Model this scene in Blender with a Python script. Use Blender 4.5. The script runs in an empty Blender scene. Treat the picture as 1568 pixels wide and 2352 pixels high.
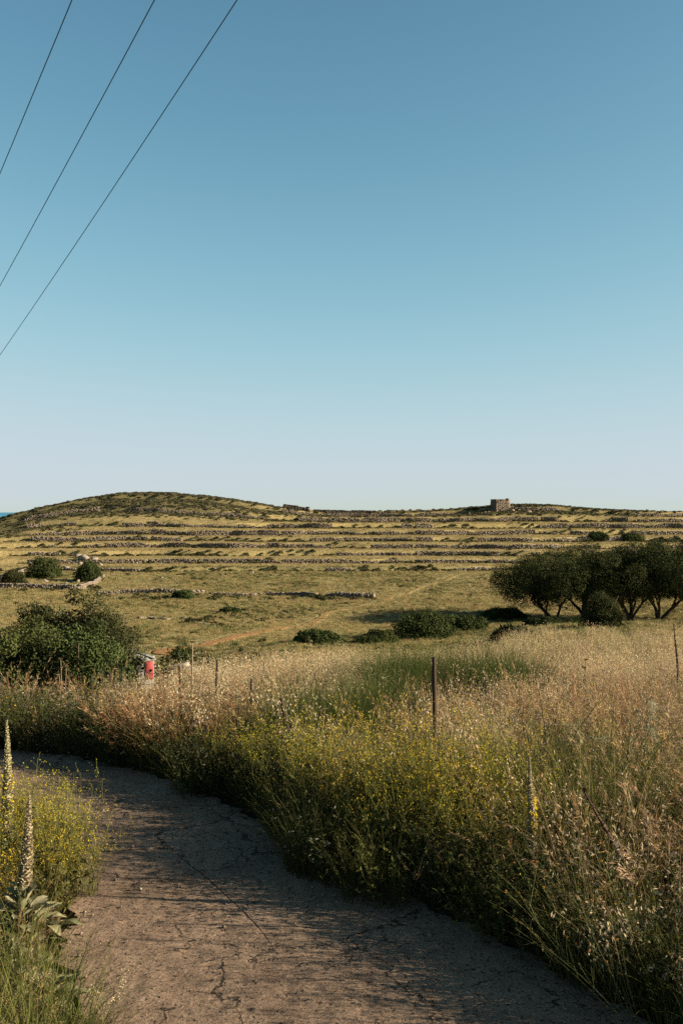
import bpy, bmesh, math, random
import numpy as np
from mathutils import Vector, Matrix, Euler

# ------------------------------------------------------------------ camera, sky, sun, exposure
scene = bpy.context.scene
COL = scene.collection
EYE = 2.5
cam_d = bpy.data.cameras.new('camera')
cam_d.sensor_fit = 'VERTICAL'; cam_d.sensor_height = 36.0; cam_d.lens = 35.0
cam_d.clip_start = 0.05; cam_d.clip_end = 120000
cam = bpy.data.objects.new('camera', cam_d); COL.objects.link(cam)
cam.location = (0, 0, EYE); cam.rotation_euler = (math.radians(90), 0, 0)
scene.camera = cam

SUN_EL, SUN_BACK = math.radians(19.5), math.radians(7)
world = bpy.data.worlds.new('World'); scene.world = world; world.use_nodes = True
wn = world.node_tree; wn.nodes.clear()
sky = wn.nodes.new('ShaderNodeTexSky'); sky.sky_type = 'NISHITA'; sky.sun_disc = False
sky.sun_elevation = SUN_EL; sky.sun_rotation = math.radians(90) + SUN_BACK
sky.altitude = 50; sky.air_density = 0.6; sky.dust_density = 0.5; sky.ozone_density = 2.0
bg = wn.nodes.new('ShaderNodeBackground'); bg.inputs['Strength'].default_value = 0.05
# the film's colour response, the same for the whole sky
lo_ = wn.nodes.new('ShaderNodeVectorMath'); lo_.operation = 'SCALE'; lo_.inputs['Scale'].default_value = 0.1
hi_ = wn.nodes.new('ShaderNodeVectorMath'); hi_.operation = 'SCALE'; hi_.inputs['Scale'].default_value = 10.0
cv = wn.nodes.new('ShaderNodeRGBCurve')
for c_, (A_, g_) in enumerate(((.595 * .56, 6.2), (.67 * .56, 6.05), (.745 * .56, 4.0))):
    cu = cv.mapping.curves[c_]
    pts_ = [(x_, A_ * (1 - math.exp(-(g_ * x_) ** 1.6))) for x_ in (0, .03, .06, .09, .12, .16, .20, .25, .30, .36, .45, .6, 1.0)]
    cu.points[0].location = pts_[0]; cu.points[1].location = pts_[-1]
    for p_ in pts_[1:-1]: cu.points.new(*p_)
cv.mapping.update()
wo = wn.nodes.new('ShaderNodeOutputWorld')
wn.links.new(sky.outputs[0], lo_.inputs[0]); wn.links.new(lo_.outputs[0], cv.inputs['Color']); wn.links.new(cv.outputs[0], hi_.inputs[0]); wn.links.new(hi_.outputs[0], bg.inputs[0]); wn.links.new(bg.outputs[0], wo.inputs[0])

sun_d = bpy.data.lights.new('sun', 'SUN'); sun_d.energy = 5.0; sun_d.angle = math.radians(0.53)
sun_d.color = (1.0, 0.86, 0.66)
sun = bpy.data.objects.new('sun', sun_d); COL.objects.link(sun)
SUNV = Vector((math.cos(SUN_BACK) * math.cos(SUN_EL), -math.sin(SUN_BACK) * math.cos(SUN_EL), math.sin(SUN_EL)))
sun.rotation_euler = SUNV.to_track_quat('Z', 'Y').to_euler(); sun.location = (60, -20, 40)

vs = scene.view_settings
vs.view_transform = 'Standard'; vs.look = 'None'; vs.gamma = 1.0; vs.exposure = 1.85; vs.use_curve_mapping = False
scene.cycles.max_bounces = 4; scene.cycles.diffuse_bounces = 2; scene.cycles.transmission_bounces = 3
scene.cycles.use_denoising = False

# ------------------------------------------------------------------ numeric helpers
rng = np.random.default_rng(7)
K = 0.685714 / 1568.0

def U(a, b, n): return rng.uniform(a, b, n)

def _hash(ix, iy, seed):
    h = (ix.astype(np.int64) * 374761393 + iy.astype(np.int64) * 668265263 + seed * 974634541) & 0xffffffff
    h = ((h ^ (h >> 13)) * 1274126177) & 0xffffffff
    return ((h ^ (h >> 16)) & 0xffff) / 65535.0

def vnoise(x, y, seed=0):
    x = np.asarray(x, float); y = np.asarray(y, float)
    ix = np.floor(x); iy = np.floor(y); fx = x - ix; fy = y - iy
    fx = fx * fx * (3 - 2 * fx); fy = fy * fy * (3 - 2 * fy)
    a = _hash(ix, iy, seed); b = _hash(ix + 1, iy, seed); c = _hash(ix, iy + 1, seed); d = _hash(ix + 1, iy + 1, seed)
    return (a + (b - a) * fx) * (1 - fy) + (c + (d - c) * fx) * fy

def fbm(x, y, seed=0, oct=4):
    s = 0; a = 0.5; t = 0
    for o in range(oct):
        s = s + a * vnoise(np.asarray(x) * 2 ** o, np.asarray(y) * 2 ** o, seed + o * 17); t += a; a *= 0.5
    return s / t                                        # 0..1

def sstep(a, b, x):
    t = np.clip((np.asarray(x, float) - a) / (b - a), 0, 1); return t * t * (3 - 2 * t)

# ------------------------------------------------------------------ the lie of the land
PY = [-60, -10, 0, 9, 14, 20, 26, 32, 40, 50, 65, 90, 130, 165, 170]
PZ = [1.5, 0.1, 0, 0, -0.32, -1.1, -1.9, -2.75, -3.85, -4.95, -6.2, -7.5, -7.95, -7.5, -7.4]
TER = [0.05, 0.14, 0.25, 0.36, 0.47, 0.60, 0.735, 0.87, 1.0]      # terrace risers as a share of the slope
Y0, Y1, ZA, ZB = 168.0, 264.0, -7.4, 2.3

def ter_shift(x, i):
    """terrace line i wanders in depth along x and bends away round the left shoulder"""
    return (fbm(x * 0.035 + i * 3.1, x * 0 + i * 7.7, 5, 4) - 0.5) * 10.0 - 0.0035 * np.clip(-x - 45, 0, None) ** 2 * (1 - 0.04 * i) + 1.3 * np.sin(x * 0.045 + i)

def tread_z(i):
    return ZA + (ZB - ZA) * TER[i]

def hill(x, y):
    z = np.full(np.shape(x), ZA) + 0.0
    prev = np.full(np.shape(x), Y0 - 6.0)
    zprev = ZA - 0.35
    for i, t in enumerate(TER):
        yl = Y0 + (Y1 - Y0) * t + ter_shift(x, i)
        zt = tread_z(i)
        lo = zprev + 0.10 * np.clip((y - prev) / np.maximum(yl - prev, 1), 0, 1)
        step = sstep(-0.25, 0.25, y - yl)
        z = np.where(y < yl - 0.25, np.where(y >= prev, lo, z), z)
        z = np.where((y >= yl - 0.25), (zprev + 0.10) + (zt - zprev - 0.10) * step, z)
        prev = yl + 0.25; zprev = zt
    top = ZB + 0.05 * np.clip(y - prev, 0, 14)
    z = np.where(y > prev, top, z)
    return z

def H(x, y):
    x = np.asarray(x, float); y = np.asarray(y, float)
    base = np.interp(y, PY, PZ)
    near = base + 1.45 * sstep(3, 12, x * 50 / np.maximum(y, 20)) * sstep(22, 44, y) * (1 - sstep(58, 90, y)) - .92 * sstep(-.5, -4.8, x) * sstep(11.5, 19, y) * (1 - sstep(40, 60, y)) \
        - 0.9 * sstep(-3.0, -8.5, x) * sstep(28, 42, y) * (1 - sstep(55, 75, y))
    near = near + (fbm(x * 0.09, y * 0.09, 2) - 0.5) * 0.7 * sstep(14, 40, y) + (fbm(x * 0.5, y * 0.5, 3) - 0.5) * 0.16 * sstep(11.5, 14, y)
    hz = hill(x, y)
    z = near * (1 - sstep(150, 163, y)) + hz * sstep(150, 163, y)
    m = sstep(185, 215, y)
    # left summit, tower knoll, gentle ridge
    dome = 4.6 * np.exp(-(((x + 54) / 25.0) ** 2) * (1 + 0.0 * x)) * sstep(226, 264, y)
    dome = dome + 1.3 * np.exp(-(((x + 30) / 15.0) ** 2)) * sstep(235, 263, y)
    dome = dome * (0.9 + 0.25 * fbm(x * 0.15, y * 0.15, 11))
    kn = 1.9 * np.exp(-(((x - 50) / 19.0) ** 2)) * sstep(245, 266, y)
    z = z + dome + kn + m * (fbm(x * 0.12, y * 0.12, 9) - 0.5) * 0.5
    # left shoulder falls to the sea
    f = np.clip(-x - 66, 0, None)
    z = z - sstep(165, 200, y) * (0.0045 * f ** 2) * np.where(f > 60, 1.0, 1.0)
    # back of the hill
    b = np.clip(y - 274 + 0.05 * np.abs(x - 0), 0, None)
    z = z - 0.012 * b ** 2 * (b < 40) - (b >= 40) * (19.2 + 0.9 * (b - 40))
    return np.maximum(z, -60)

def h1(x, y): return float(H(np.array([x]), np.array([y]))[0])

def ray(xd, yd, dmin=5.0, dmax=300.0):
    """where the line of sight through photo point (xd, yd) of 1568 x 2352 meets the ground"""
    u = (xd - 784) * K; v = (1176 - yd) * K
    d = np.arange(dmin, dmax, 0.1)
    hh = H(u * d, d); r = EYE + v * d
    i = int(np.argmax(hh >= r))
    return float(u * d[i]), float(d[i])

def at(xd, d): return ((xd - 784) * K * d, d)

# ------------------------------------------------------------------ mesh collector
class MB:
    def __init__(s): s.v = []; s.c = []; s.q = []; s.t = []; s.n = 0
    def add(s, v, quads=None, tris=None, col=(0.5, 0.5, 0.5)):
        v = np.asarray(v, float).reshape(-1, 3)
        c = np.asarray(col, float)
        if c.ndim == 1: c = np.tile(c, (len(v), 1))
        s.v.append(v); s.c.append(c.reshape(-1, 3))
        if quads is not None and len(quads): s.q.append(np.asarray(quads, np.int64).reshape(-1, 4) + s.n)
        if tris is not None and len(tris): s.t.append(np.asarray(tris, np.int64).reshape(-1, 3) + s.n)
        s.n += len(v)
    def mesh(s, name, mat, smooth=False):
        me = bpy.data.meshes.new(name)
        v = np.concatenate(s.v); c = np.concatenate(s.c)
        q = np.concatenate(s.q) if s.q else np.zeros((0, 4), np.int64)
        t = np.concatenate(s.t) if s.t else np.zeros((0, 3), np.int64)
        me.vertices.add(len(v)); me.vertices.foreach_set('co', v.astype(np.float32).ravel())
        lp = np.concatenate([q.ravel(), t.ravel()]).astype(np.int32)
        me.loops.add(len(lp)); me.loops.foreach_set('vertex_index', lp)
        st = np.concatenate([np.arange(len(q)) * 4, len(q) * 4 + np.arange(len(t)) * 3]).astype(np.int32)
        me.polygons.add(len(st)); me.polygons.foreach_set('loop_start', st)
        if smooth: me.polygons.foreach_set('use_smooth', np.ones(len(st), bool))
        at_ = me.attributes.new('Col', 'FLOAT_COLOR', 'POINT')
        at_.data.foreach_set('color', np.concatenate([c, np.ones((len(c), 1))], 1).astype(np.float32).ravel())
        me.update(calc_edges=True); me.validate()
        if mat: me.materials.append(mat)
        return me
    def build(s, name, mat, parent=None, smooth=False, loc=None):
        return link(name, s.mesh(name, mat, smooth), parent, loc)

def link(name, me, parent=None, loc=None):
    o = bpy.data.objects.new(name, me); COL.objects.link(o)
    if parent: o.parent = parent
    if loc is not None: o.location = loc
    return o

def tag(o, label, cat, group=None, kind=None):
    if label: o['label'] = label
    if cat: o['category'] = cat
    if group: o['group'] = group
    if kind: o['kind'] = kind
    return o

def thing(name, loc, label, cat, group=None, rz=0.0):
    o = bpy.data.objects.new(name, None); COL.objects.link(o); o.location = loc; o.rotation_euler = (0, 0, rz)
    o.empty_display_size = 0.2
    return tag(o, label, cat, group)

def nrm(a):
    a = np.asarray(a, float); return a / np.maximum(np.linalg.norm(a, axis=-1, keepdims=True), 1e-9)

def jit(col, n, amt=0.2):
    c = np.tile(np.asarray(col, float), (n, 1)); return np.clip(c * (1 + rng.uniform(-amt, amt, (n, 1))) * (1 + rng.uniform(-amt * .35, amt * .35, (n, 3))), 0, 1)

def blades(mb, base, az, length, lean, bend, width, nseg, c0, c1, twist=None, taper=0.8):
    """batch of curved ribbons; returns tip positions and tip directions"""
    base = np.asarray(base, float).reshape(-1, 3); m = len(base)
    one = np.ones(m)
    az, length, lean, bend, width = [np.asarray(a) * one for a in (az, length, lean, bend, width)]
    t = np.linspace(0, 1, nseg + 1)
    th = lean[:, None] + bend[:, None] * t[None, :] ** 1.5
    dl = length[:, None] / nseg
    hx = np.concatenate([np.zeros((m, 1)), np.cumsum(np.sin(0.5 * (th[:, 1:] + th[:, :-1])) * dl, 1)], 1)
    hz = np.concatenate([np.zeros((m, 1)), np.cumsum(np.cos(0.5 * (th[:, 1:] + th[:, :-1])) * dl, 1)], 1)
    p = base[:, None, :] + np.stack([hx * np.cos(az)[:, None], hx * np.sin(az)[:, None], hz], -1)
    tw = az + np.pi / 2 + (rng.uniform(-0.9, 0.9, m) if twist is None else twist)
    side = np.stack([np.cos(tw), np.sin(tw), 0 * tw], -1)
    w = 0.5 * width[:, None] * np.clip(1.0 - taper * t[None, :] ** 1.6, 0.06, 1)
    a = p - side[:, None, :] * w[..., None]; b = p + side[:, None, :] * w[..., None]
    v = np.stack([a, b], 2).reshape(m, -1, 3)                        # m, 2*(nseg+1), 3
    k = np.arange(nseg)
    q1 = np.stack([2 * k, 2 * k + 1, 2 * k + 3, 2 * k + 2], -1)
    q = (q1[None] + (np.arange(m) * 2 * (nseg + 1))[:, None, None]).reshape(-1, 4)
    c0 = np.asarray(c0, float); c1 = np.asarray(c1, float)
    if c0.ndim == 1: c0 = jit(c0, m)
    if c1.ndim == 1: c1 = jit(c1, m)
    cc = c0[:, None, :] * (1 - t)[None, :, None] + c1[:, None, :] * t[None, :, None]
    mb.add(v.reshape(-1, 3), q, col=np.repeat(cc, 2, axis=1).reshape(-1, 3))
    d = nrm(p[:, -1] - p[:, -2])
    return p, d

def leaves(mb, cen, direc, length, width, col, fold=0.0, normal=None):
    """diamond leaves: base, two sides, tip"""
    cen = np.asarray(cen, float).reshape(-1, 3); m = len(cen)
    d = nrm(direc); r = rng.normal(size=(m, 3)) if normal is None else normal
    s = nrm(np.cross(d, r)); nn = np.cross(s, d)
    L = (np.asarray(length) * np.ones(m))[:, None]; W = (np.asarray(width) * np.ones(m))[:, None]
    v = np.stack([cen, cen + d * L * .45 + s * W * .5 + nn * L * fold, cen + d * L, cen + d * L * .45 - s * W * .5 + nn * L * fold], 1)
    q = np.arange(m * 4).reshape(m, 4)
    c = np.asarray(col, float)
    if c.ndim == 1: c = jit(c, m)
    mb.add(v.reshape(-1, 3), q, col=np.repeat(c, 4, axis=0))

def tube(mb, pts, rad, sides=6, col=(.1, .08, .06), cap=True):
    pts = np.asarray(pts, float); n = len(pts); rad = np.asarray(rad) * np.ones(n)
    tan = np.gradient(pts, axis=0); tan = nrm(tan)
    ref = np.array([0.31, 0.17, 0.93]) if abs(tan[0][2]) < 0.8 else np.array([0.9, 0.3, 0.1])
    s = nrm(np.cross(tan, ref)); t2 = np.cross(tan, s)
    a = np.linspace(0, 2 * np.pi, sides, endpoint=False)
    v = pts[:, None] + (s[:, None] * np.cos(a)[None, :, None] + t2[:, None] * np.sin(a)[None, :, None]) * rad[:, None, None]
    i = np.arange(n - 1)[:, None] * sides; j = np.arange(sides)[None]; j2 = (j + 1) % sides
    q = np.stack([i + j, i + j2, i + sides + j2, i + sides + j], -1).reshape(-1, 4)
    tr = None
    vv = v.reshape(-1, 3)
    if cap:
        vv = np.concatenate([vv, pts[:1], pts[-1:]]); A = n * sides; jj = np.arange(sides)
        tr = np.concatenate([np.stack([0 * jj + A, (jj + 1) % sides, jj], -1),
                             np.stack([0 * jj + A + 1, (n - 1) * sides + jj, (n - 1) * sides + (jj + 1) % sides], -1)])
    mb.add(vv, q, tr, col)

BOX = np.array([[-1, -1, -1], [1, -1, -1], [1, 1, -1], [-1, 1, -1], [-1, -1, 1], [1, -1, 1], [1, 1, 1], [-1, 1, 1]], float) * .5
BQ = np.array([[0, 3, 2, 1], [4, 5, 6, 7], [0, 1, 5, 4], [1, 2, 6, 5], [2, 3, 7, 6], [3, 0, 4, 7]])

def stones(mb, cen, size, rz, col, jitter=0.22, tilt=.25):
    """rough blocks"""
    cen = np.asarray(cen, float).reshape(-1, 3); m = len(cen)
    size = np.asarray(size, float) * np.ones((m, 3))
    v = (BOX[None] * (1 + rng.uniform(-jitter, jitter * .4, (m, 8, 3)))) * size[:, None, :]
    v = v + rng.uniform(-.08, .08, (m, 8, 3)) * size[:, None, :]
    tl = rng.uniform(-tilt, tilt, m)
    x = v[..., 0] * np.cos(tl)[:, None] - v[..., 2] * np.sin(tl)[:, None]; z = v[..., 0] * np.sin(tl)[:, None] + v[..., 2] * np.cos(tl)[:, None]
    rz = np.asarray(rz) * np.ones(m)
    X = x * np.cos(rz)[:, None] - v[..., 1] * np.sin(rz)[:, None]; Y = x * np.sin(rz)[:, None] + v[..., 1] * np.cos(rz)[:, None]
    v = np.stack([X, Y, z], -1) + cen[:, None, :]
    q = (BQ[None] + (np.arange(m) * 8)[:, None, None]).reshape(-1, 4)
    c = np.asarray(col, float)
    if c.ndim == 1: c = jit(c, m, .3)
    mb.add(v.reshape(-1, 3), q, col=np.repeat(c, 8, axis=0))

def boulder(mb, cen, size, seed, col, sub=2):
    bm = bmesh.new(); bmesh.ops.create_icosphere(bm, subdivisions=sub, radius=1.0)
    v = np.array([p.co[:] for p in bm.verts]); f = np.array([[l.index for l in p.verts] for p in bm.faces]); bm.free()
    r = np.random.default_rng(seed)
    for _ in range(13):                                             # facets knocked off
        n = nrm(r.normal(size=3)); dcut = r.uniform(.34, .78); dd = v @ n
        v = v - np.clip(dd - dcut, 0, None)[:, None] * n[None] * .9
    v = v * (1 + .12 * (fbm(v[:, 0] * 2 + seed, v[:, 1] * 2 + v[:, 2] * 1.7, seed)[:, None] - .5) * 2)
    a = r.uniform(0, 6.28); R_ = np.array([[math.cos(a), -math.sin(a), 0], [math.sin(a), math.cos(a), 0], [0, 0, 1]])
    v = (v @ R_.T) * np.asarray(size) + np.asarray(cen)
    cc = np.tile(np.asarray(col, float), (len(v), 1)) * (0.8 + .4 * fbm(v[:, 0] * 3, v[:, 1] * 3 + v[:, 2] * 3, seed + 1)[:, None])
    mb.add(v, None, f, cc)

# ------------------------------------------------------------------ materials
AL = 0.60
def new_mat(name):
    m = bpy.data.materials.new(name); m.use_nodes = True; nt = m.node_tree; nt.nodes.clear()
    out = nt.nodes.new('ShaderNodeOutputMaterial'); return m, nt, out

def N(nt, kind, **kw):
    n = nt.nodes.new(kind)
    for k, v in kw.items():
        if k.startswith('i_'): n.inputs[k[2:].replace('_', ' ')].default_value = v
        else: setattr(n, k, v)
    return n

def veg_mat(name, trans=0.3, val=1.0, spread=0.35, gloss=0.0, noise=0.0):
    m, nt, out = new_mat(name); L = nt.links.new
    a = N(nt, 'ShaderNodeAttribute', attribute_name='Col'); oi = N(nt, 'ShaderNodeObjectInfo')
    mr = N(nt, 'ShaderNodeMapRange'); mr.inputs[3].default_value = AL * val * (1 - spread); mr.inputs[4].default_value = AL * val * (1 + spread)
    L(oi.outputs['Random'], mr.inputs[0])
    hs = N(nt, 'ShaderNodeHueSaturation'); L(a.outputs['Color'], hs.inputs['Color']); L(mr.outputs[0], hs.inputs['Value'])
    mh = N(nt, 'ShaderNodeMath', operation='MULTIPLY_ADD'); mh.inputs[1].default_value = 0.04; mh.inputs[2].default_value = 0.48
    fr = N(nt, 'ShaderNodeMath', operation='FRACT'); m7 = N(nt, 'ShaderNodeMath', operation='MULTIPLY'); m7.inputs[1].default_value = 7.3
    L(oi.outputs['Random'], m7.inputs[0]); L(m7.outputs[0], fr.inputs[0]); L(fr.outputs[0], mh.inputs[0]); L(mh.outputs[0], hs.inputs['Hue'])
    col = hs.outputs[0]
    d = N(nt, 'ShaderNodeBsdfDiffuse'); L(col, d.inputs[0])
    tr = N(nt, 'ShaderNodeBsdfTranslucent'); L(col, tr.inputs[0])
    mx = N(nt, 'ShaderNodeMixShader'); mx.inputs[0].default_value = trans; L(d.outputs[0], mx.inputs[1]); L(tr.outputs[0], mx.inputs[2])
    res = mx.outputs[0]
    if gloss:
        g = N(nt, 'ShaderNodeBsdfGlossy'); g.inputs['Roughness'].default_value = 0.45; g.inputs[0].default_value = (.8, .8, .8, 1)
        m2 = N(nt, 'ShaderNodeMixShader'); m2.inputs[0].default_value = gloss; L(res, m2.inputs[1]); L(g.outputs[0], m2.inputs[2]); res = m2.outputs[0]
    L(res, out.inputs[0]); return m

def solid_mat(name, scale=6.0, bump=0.3, lo=0.65, hi=1.25, rough=0.9, bdist=0.02, detail=8):
    """colour from Col, broken up by noise and relief"""
    m, nt, out = new_mat(name); L = nt.links.new
    a = N(nt, 'ShaderNodeAttribute', attribute_name='Col'); tc = N(nt, 'ShaderNodeTexCoord')
    n1 = N(nt, 'ShaderNodeTexNoise'); n1.inputs['Scale'].default_value = scale; n1.inputs['Detail'].default_value = detail; n1.inputs['Roughness'].default_value = .65
    L(tc.outputs['Object'], n1.inputs['Vector'])
    mr = N(nt, 'ShaderNodeMapRange'); mr.inputs[1].default_value = .3; mr.inputs[2].default_value = .7; mr.inputs[3].default_value = AL * lo; mr.inputs[4].default_value = AL * hi
    L(n1.outputs[0], mr.inputs[0])
    mx = N(nt, 'ShaderNodeMix', data_type='RGBA', blend_type='MULTIPLY'); mx.inputs[0].default_value = 1
    L(a.outputs['Color'], mx.inputs[6]); L(mr.outputs[0], mx.inputs[7])
    p = N(nt, 'ShaderNodeBsdfPrincipled'); p.inputs['Roughness'].default_value = rough; p.inputs['Specular IOR Level'].default_value = .15
    L(mx.outputs[2], p.inputs['Base Color'])
    b = N(nt, 'ShaderNodeBump'); b.inputs['Strength'].default_value = bump; b.inputs['Distance'].default_value = bdist
    L(n1.outputs[0], b.inputs['Height']); L(b.outputs[0], p.inputs['Normal'])
    L(p.outputs[0], out.inputs[0]); return m

M_GRASS = veg_mat('dry_grass', .30, 1.0, .25)
M_GREEN = veg_mat('green_grass', .30, 1.0, .25)
M_LEAF = veg_mat('leaf', .15, 1.15, .12)
M_FOREST = veg_mat('tree_leaf', .12, 1.15, .05)
M_PETAL = veg_mat('petal', .35, 1.0, .05)
M_FELT = veg_mat('felt_leaf', .15, 1.0, .10)
M_SCRUB = veg_mat('scrub', .12, 1.0, .40)
M_STONE = solid_mat('stone', 5.0, .5, .7, 1.25, .95, .03)
M_ROCK = solid_mat('rock', 2.5, .6, .6, 1.2, .95, .06)
M_BARK = solid_mat('bark', 14, .7, .6, 1.3, .95, .02)
M_RUST = solid_mat('rusty_steel', 60, .5, .55, 1.4, .85, .003)
M_PAINT = solid_mat('painted_sheet', 8, .2, .85, 1.1, .6, .005)
M_WIRE = solid_mat('wire', 90, .1, .7, 1.2, .6, .001)

def ground_mat():
    m, nt, out = new_mat('ground'); L = nt.links.new
    a = N(nt, 'ShaderNodeAttribute', attribute_name='Col'); g = N(nt, 'ShaderNodeNewGeometry')
    def noise(sc, det=6, r=.6):
        n = N(nt, 'ShaderNodeTexNoise'); n.inputs['Scale'].default_value = sc; n.inputs['Detail'].default_value = det; n.inputs['Roughness'].default_value = r
        L(g.outputs['Position'], n.inputs['Vector']); return n
    n1 = noise(.25, 6, .7); n2 = noise(2.2, 6, .75); n3 = noise(12, 4)
    mr = N(nt, 'ShaderNodeMapRange'); mr.inputs[1].default_value = .3; mr.inputs[2].default_value = .7; mr.inputs[3].default_value = AL * .76; mr.inputs[4].default_value = AL * 1.24
    ad = N(nt, 'ShaderNodeMath', operation='ADD'); L(n1.outputs[0], ad.inputs[0]); L(n2.outputs[0], ad.inputs[1])
    hf = N(nt, 'ShaderNodeMath', operation='MULTIPLY'); hf.inputs[1].default_value = .5; L(ad.outputs[0], hf.inputs[0]); L(hf.outputs[0], mr.inputs[0])
    mx = N(nt, 'ShaderNodeMix', data_type='RGBA', blend_type='MULTIPLY'); mx.inputs[0].default_value = 1
    L(a.outputs['Color'], mx.inputs[6]); L(mr.outputs[0], mx.inputs[7])
    p = N(nt, 'ShaderNodeBsdfPrincipled'); p.inputs['Roughness'].default_value = 1; p.inputs['Specular IOR Level'].default_value = .05
    L(mx.outputs[2], p.inputs['Base Color'])
    b = N(nt, 'ShaderNodeBump'); b.inputs['Strength'].default_value = .8; b.inputs['Distance'].default_value = .25
    a2 = N(nt, 'ShaderNodeMath', operation='MULTIPLY_ADD'); a2.inputs[1].default_value = .25; L(n3.outputs[0], a2.inputs[0]); L(n2.outputs[0], a2.inputs[2])
    L(a2.outputs[0], b.inputs['Height']); L(b.outputs[0], p.inputs['Normal'])
    L(p.outputs[0], out.inputs[0]); return m
M_GROUND = ground_mat()

def road_mat():
    m, nt, out = new_mat('weathered_concrete'); L = nt.links.new
    g = N(nt, 'ShaderNodeNewGeometry')
    def noise(sc, det=6, r=.6, vec=None):
        n = N(nt, 'ShaderNodeTexNoise'); n.inputs['Scale'].default_value = sc; n.inputs['Detail'].default_value = det; n.inputs['Roughness'].default_value = r
        L(vec or g.outputs['Position'], n.inputs['Vector']); return n
    big = noise(1.1, 5, .6); mid = noise(9, 8, .7); fine = noise(62, 5, .75); spk = noise(170, 2, .5)
    ramp = N(nt, 'ShaderNodeValToRGB'); e = ramp.color_ramp.elements
    e[0].position = .3; e[0].color = (.072, .046, .030, 1); e[1].position = .72; e[1].color = (.232, .162, .110, 1)
    s = N(nt, 'ShaderNodeMath', operation='MULTIPLY_ADD'); s.inputs[1].default_value = .5
    L(big.outputs[0], s.inputs[0]); h = N(nt, 'ShaderNodeMath', operation='MULTIPLY'); h.inputs[1].default_value = .5; L(mid.outputs[0], h.inputs[0]); L(h.outputs[0], s.inputs[2])
    L(s.outputs[0], ramp.inputs[0])
    # fine aggregate: light and dark grains
    mr = N(nt, 'ShaderNodeMapRange'); mr.inputs[1].default_value = .32; mr.inputs[2].default_value = .68; mr.inputs[3].default_value = .35; mr.inputs[4].default_value = 1.6
    L(fine.outputs[0], mr.inputs[0])
    mx = N(nt, 'ShaderNodeMix', data_type='RGBA', blend_type='MULTIPLY'); mx.inputs[0].default_value = 1
    L(ramp.outputs[0], mx.inputs[6]); L(mr.outputs[0], mx.inputs[7])
    # cracks
    wob = noise(3.0, 5, .6); sv = N(nt, 'ShaderNodeVectorMath', operation='SCALE'); sv.inputs['Scale'].default_value = .5
    L(wob.outputs['Color'], sv.inputs[0]); av = N(nt, 'ShaderNodeVectorMath', operation='ADD'); L(g.outputs['Position'], av.inputs[0]); L(sv.outputs[0], av.inputs[1])
    wob2 = noise(22, 3, .6); sv2 = N(nt, 'ShaderNodeVectorMath', operation='SCALE'); sv2.inputs['Scale'].default_value = .055
    L(wob2.outputs['Color'], sv2.inputs[0]); av2 = N(nt, 'ShaderNodeVectorMath', operation='ADD'); L(av.outputs[0], av2.inputs[0]); L(sv2.outputs[0], av2.inputs[1])
    def crack(scale, w0, gate_scale, g0, g1):
        v = N(nt, 'ShaderNodeTexVoronoi', feature='DISTANCE_TO_EDGE', voronoi_dimensions='2D'); v.inputs['Scale'].default_value = scale
        L(av2.outputs[0], v.inputs['Vector'])
        gt = noise(gate_scale, 3, .6)
        w = N(nt, 'ShaderNodeMapRange'); w.inputs[1].default_value = g0; w.inputs[2].default_value = g1; w.inputs[3].default_value = 0; w.inputs[4].default_value = w0
        L(gt.outputs[0], w.inputs[0])
        lt = N(nt, 'ShaderNodeMath', operation='SUBTRACT'); L(w.outputs[0], lt.inputs[0]); L(v.outputs['Distance'], lt.inputs[1])
        mm = N(nt, 'ShaderNodeMapRange'); mm.inputs[1].default_value = 0; mm.inputs[2].default_value = w0 * .35; L(lt.outputs[0], mm.inputs[0])
        return mm.outputs[0]
    c1 = crack(1.0, .013, 1.3, .42, .62); c2 = crack(3.0, .03, 1.7, .48, .66)
    cm = N(nt, 'ShaderNodeMath', operation='MAXIMUM'); L(c1, cm.inputs[0]); L(c2, cm.inputs[1])
    # pits
    pv = noise(34, 3, .55); pm = N(nt, 'ShaderNodeMapRange'); pm.inputs[1].default_value = .61; pm.inputs[2].default_value = .70; L(pv.outputs[0], pm.inputs[0])
    c3 = N(nt, 'ShaderNodeMath', operation='MAXIMUM'); L(cm.outputs[0], c3.inputs[0]); L(pm.outputs[0], c3.inputs[1])
    mc = N(nt, 'ShaderNodeMix', data_type='RGBA'); L(c3.outputs[0], mc.inputs[0]); L(mx.outputs[2], mc.inputs[6]); mc.inputs[7].default_value = (.03, .022, .015, 1)
    p = N(nt, 'ShaderNodeBsdfPrincipled'); p.inputs['Roughness'].default_value = .95; p.inputs['Specular IOR Level'].default_value = .15
    L(mc.outputs[2], p.inputs['Base Color'])
    hh = N(nt, 'ShaderNodeMath', operation='MULTIPLY_ADD'); hh.inputs[1].default_value = -2.2; L(c3.outputs[0], hh.inputs[0])
    h2 = N(nt, 'ShaderNodeMath', operation='MULTIPLY_ADD'); h2.inputs[1].default_value = .35; L(fine.outputs[0], h2.inputs[0]); L(mid.outputs[0], h2.inputs[2])
    L(h2.outputs[0], hh.inputs[2])
    b = N(nt, 'ShaderNodeBump'); b.inputs['Strength'].default_value = .9; b.inputs['Distance'].default_value = .012
    L(hh.outputs[0], b.inputs['Height']); L(b.outputs[0], p.inputs['Normal'])
    L(p.outputs[0], out.inputs[0]); return m
M_ROAD = road_mat()

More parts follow.
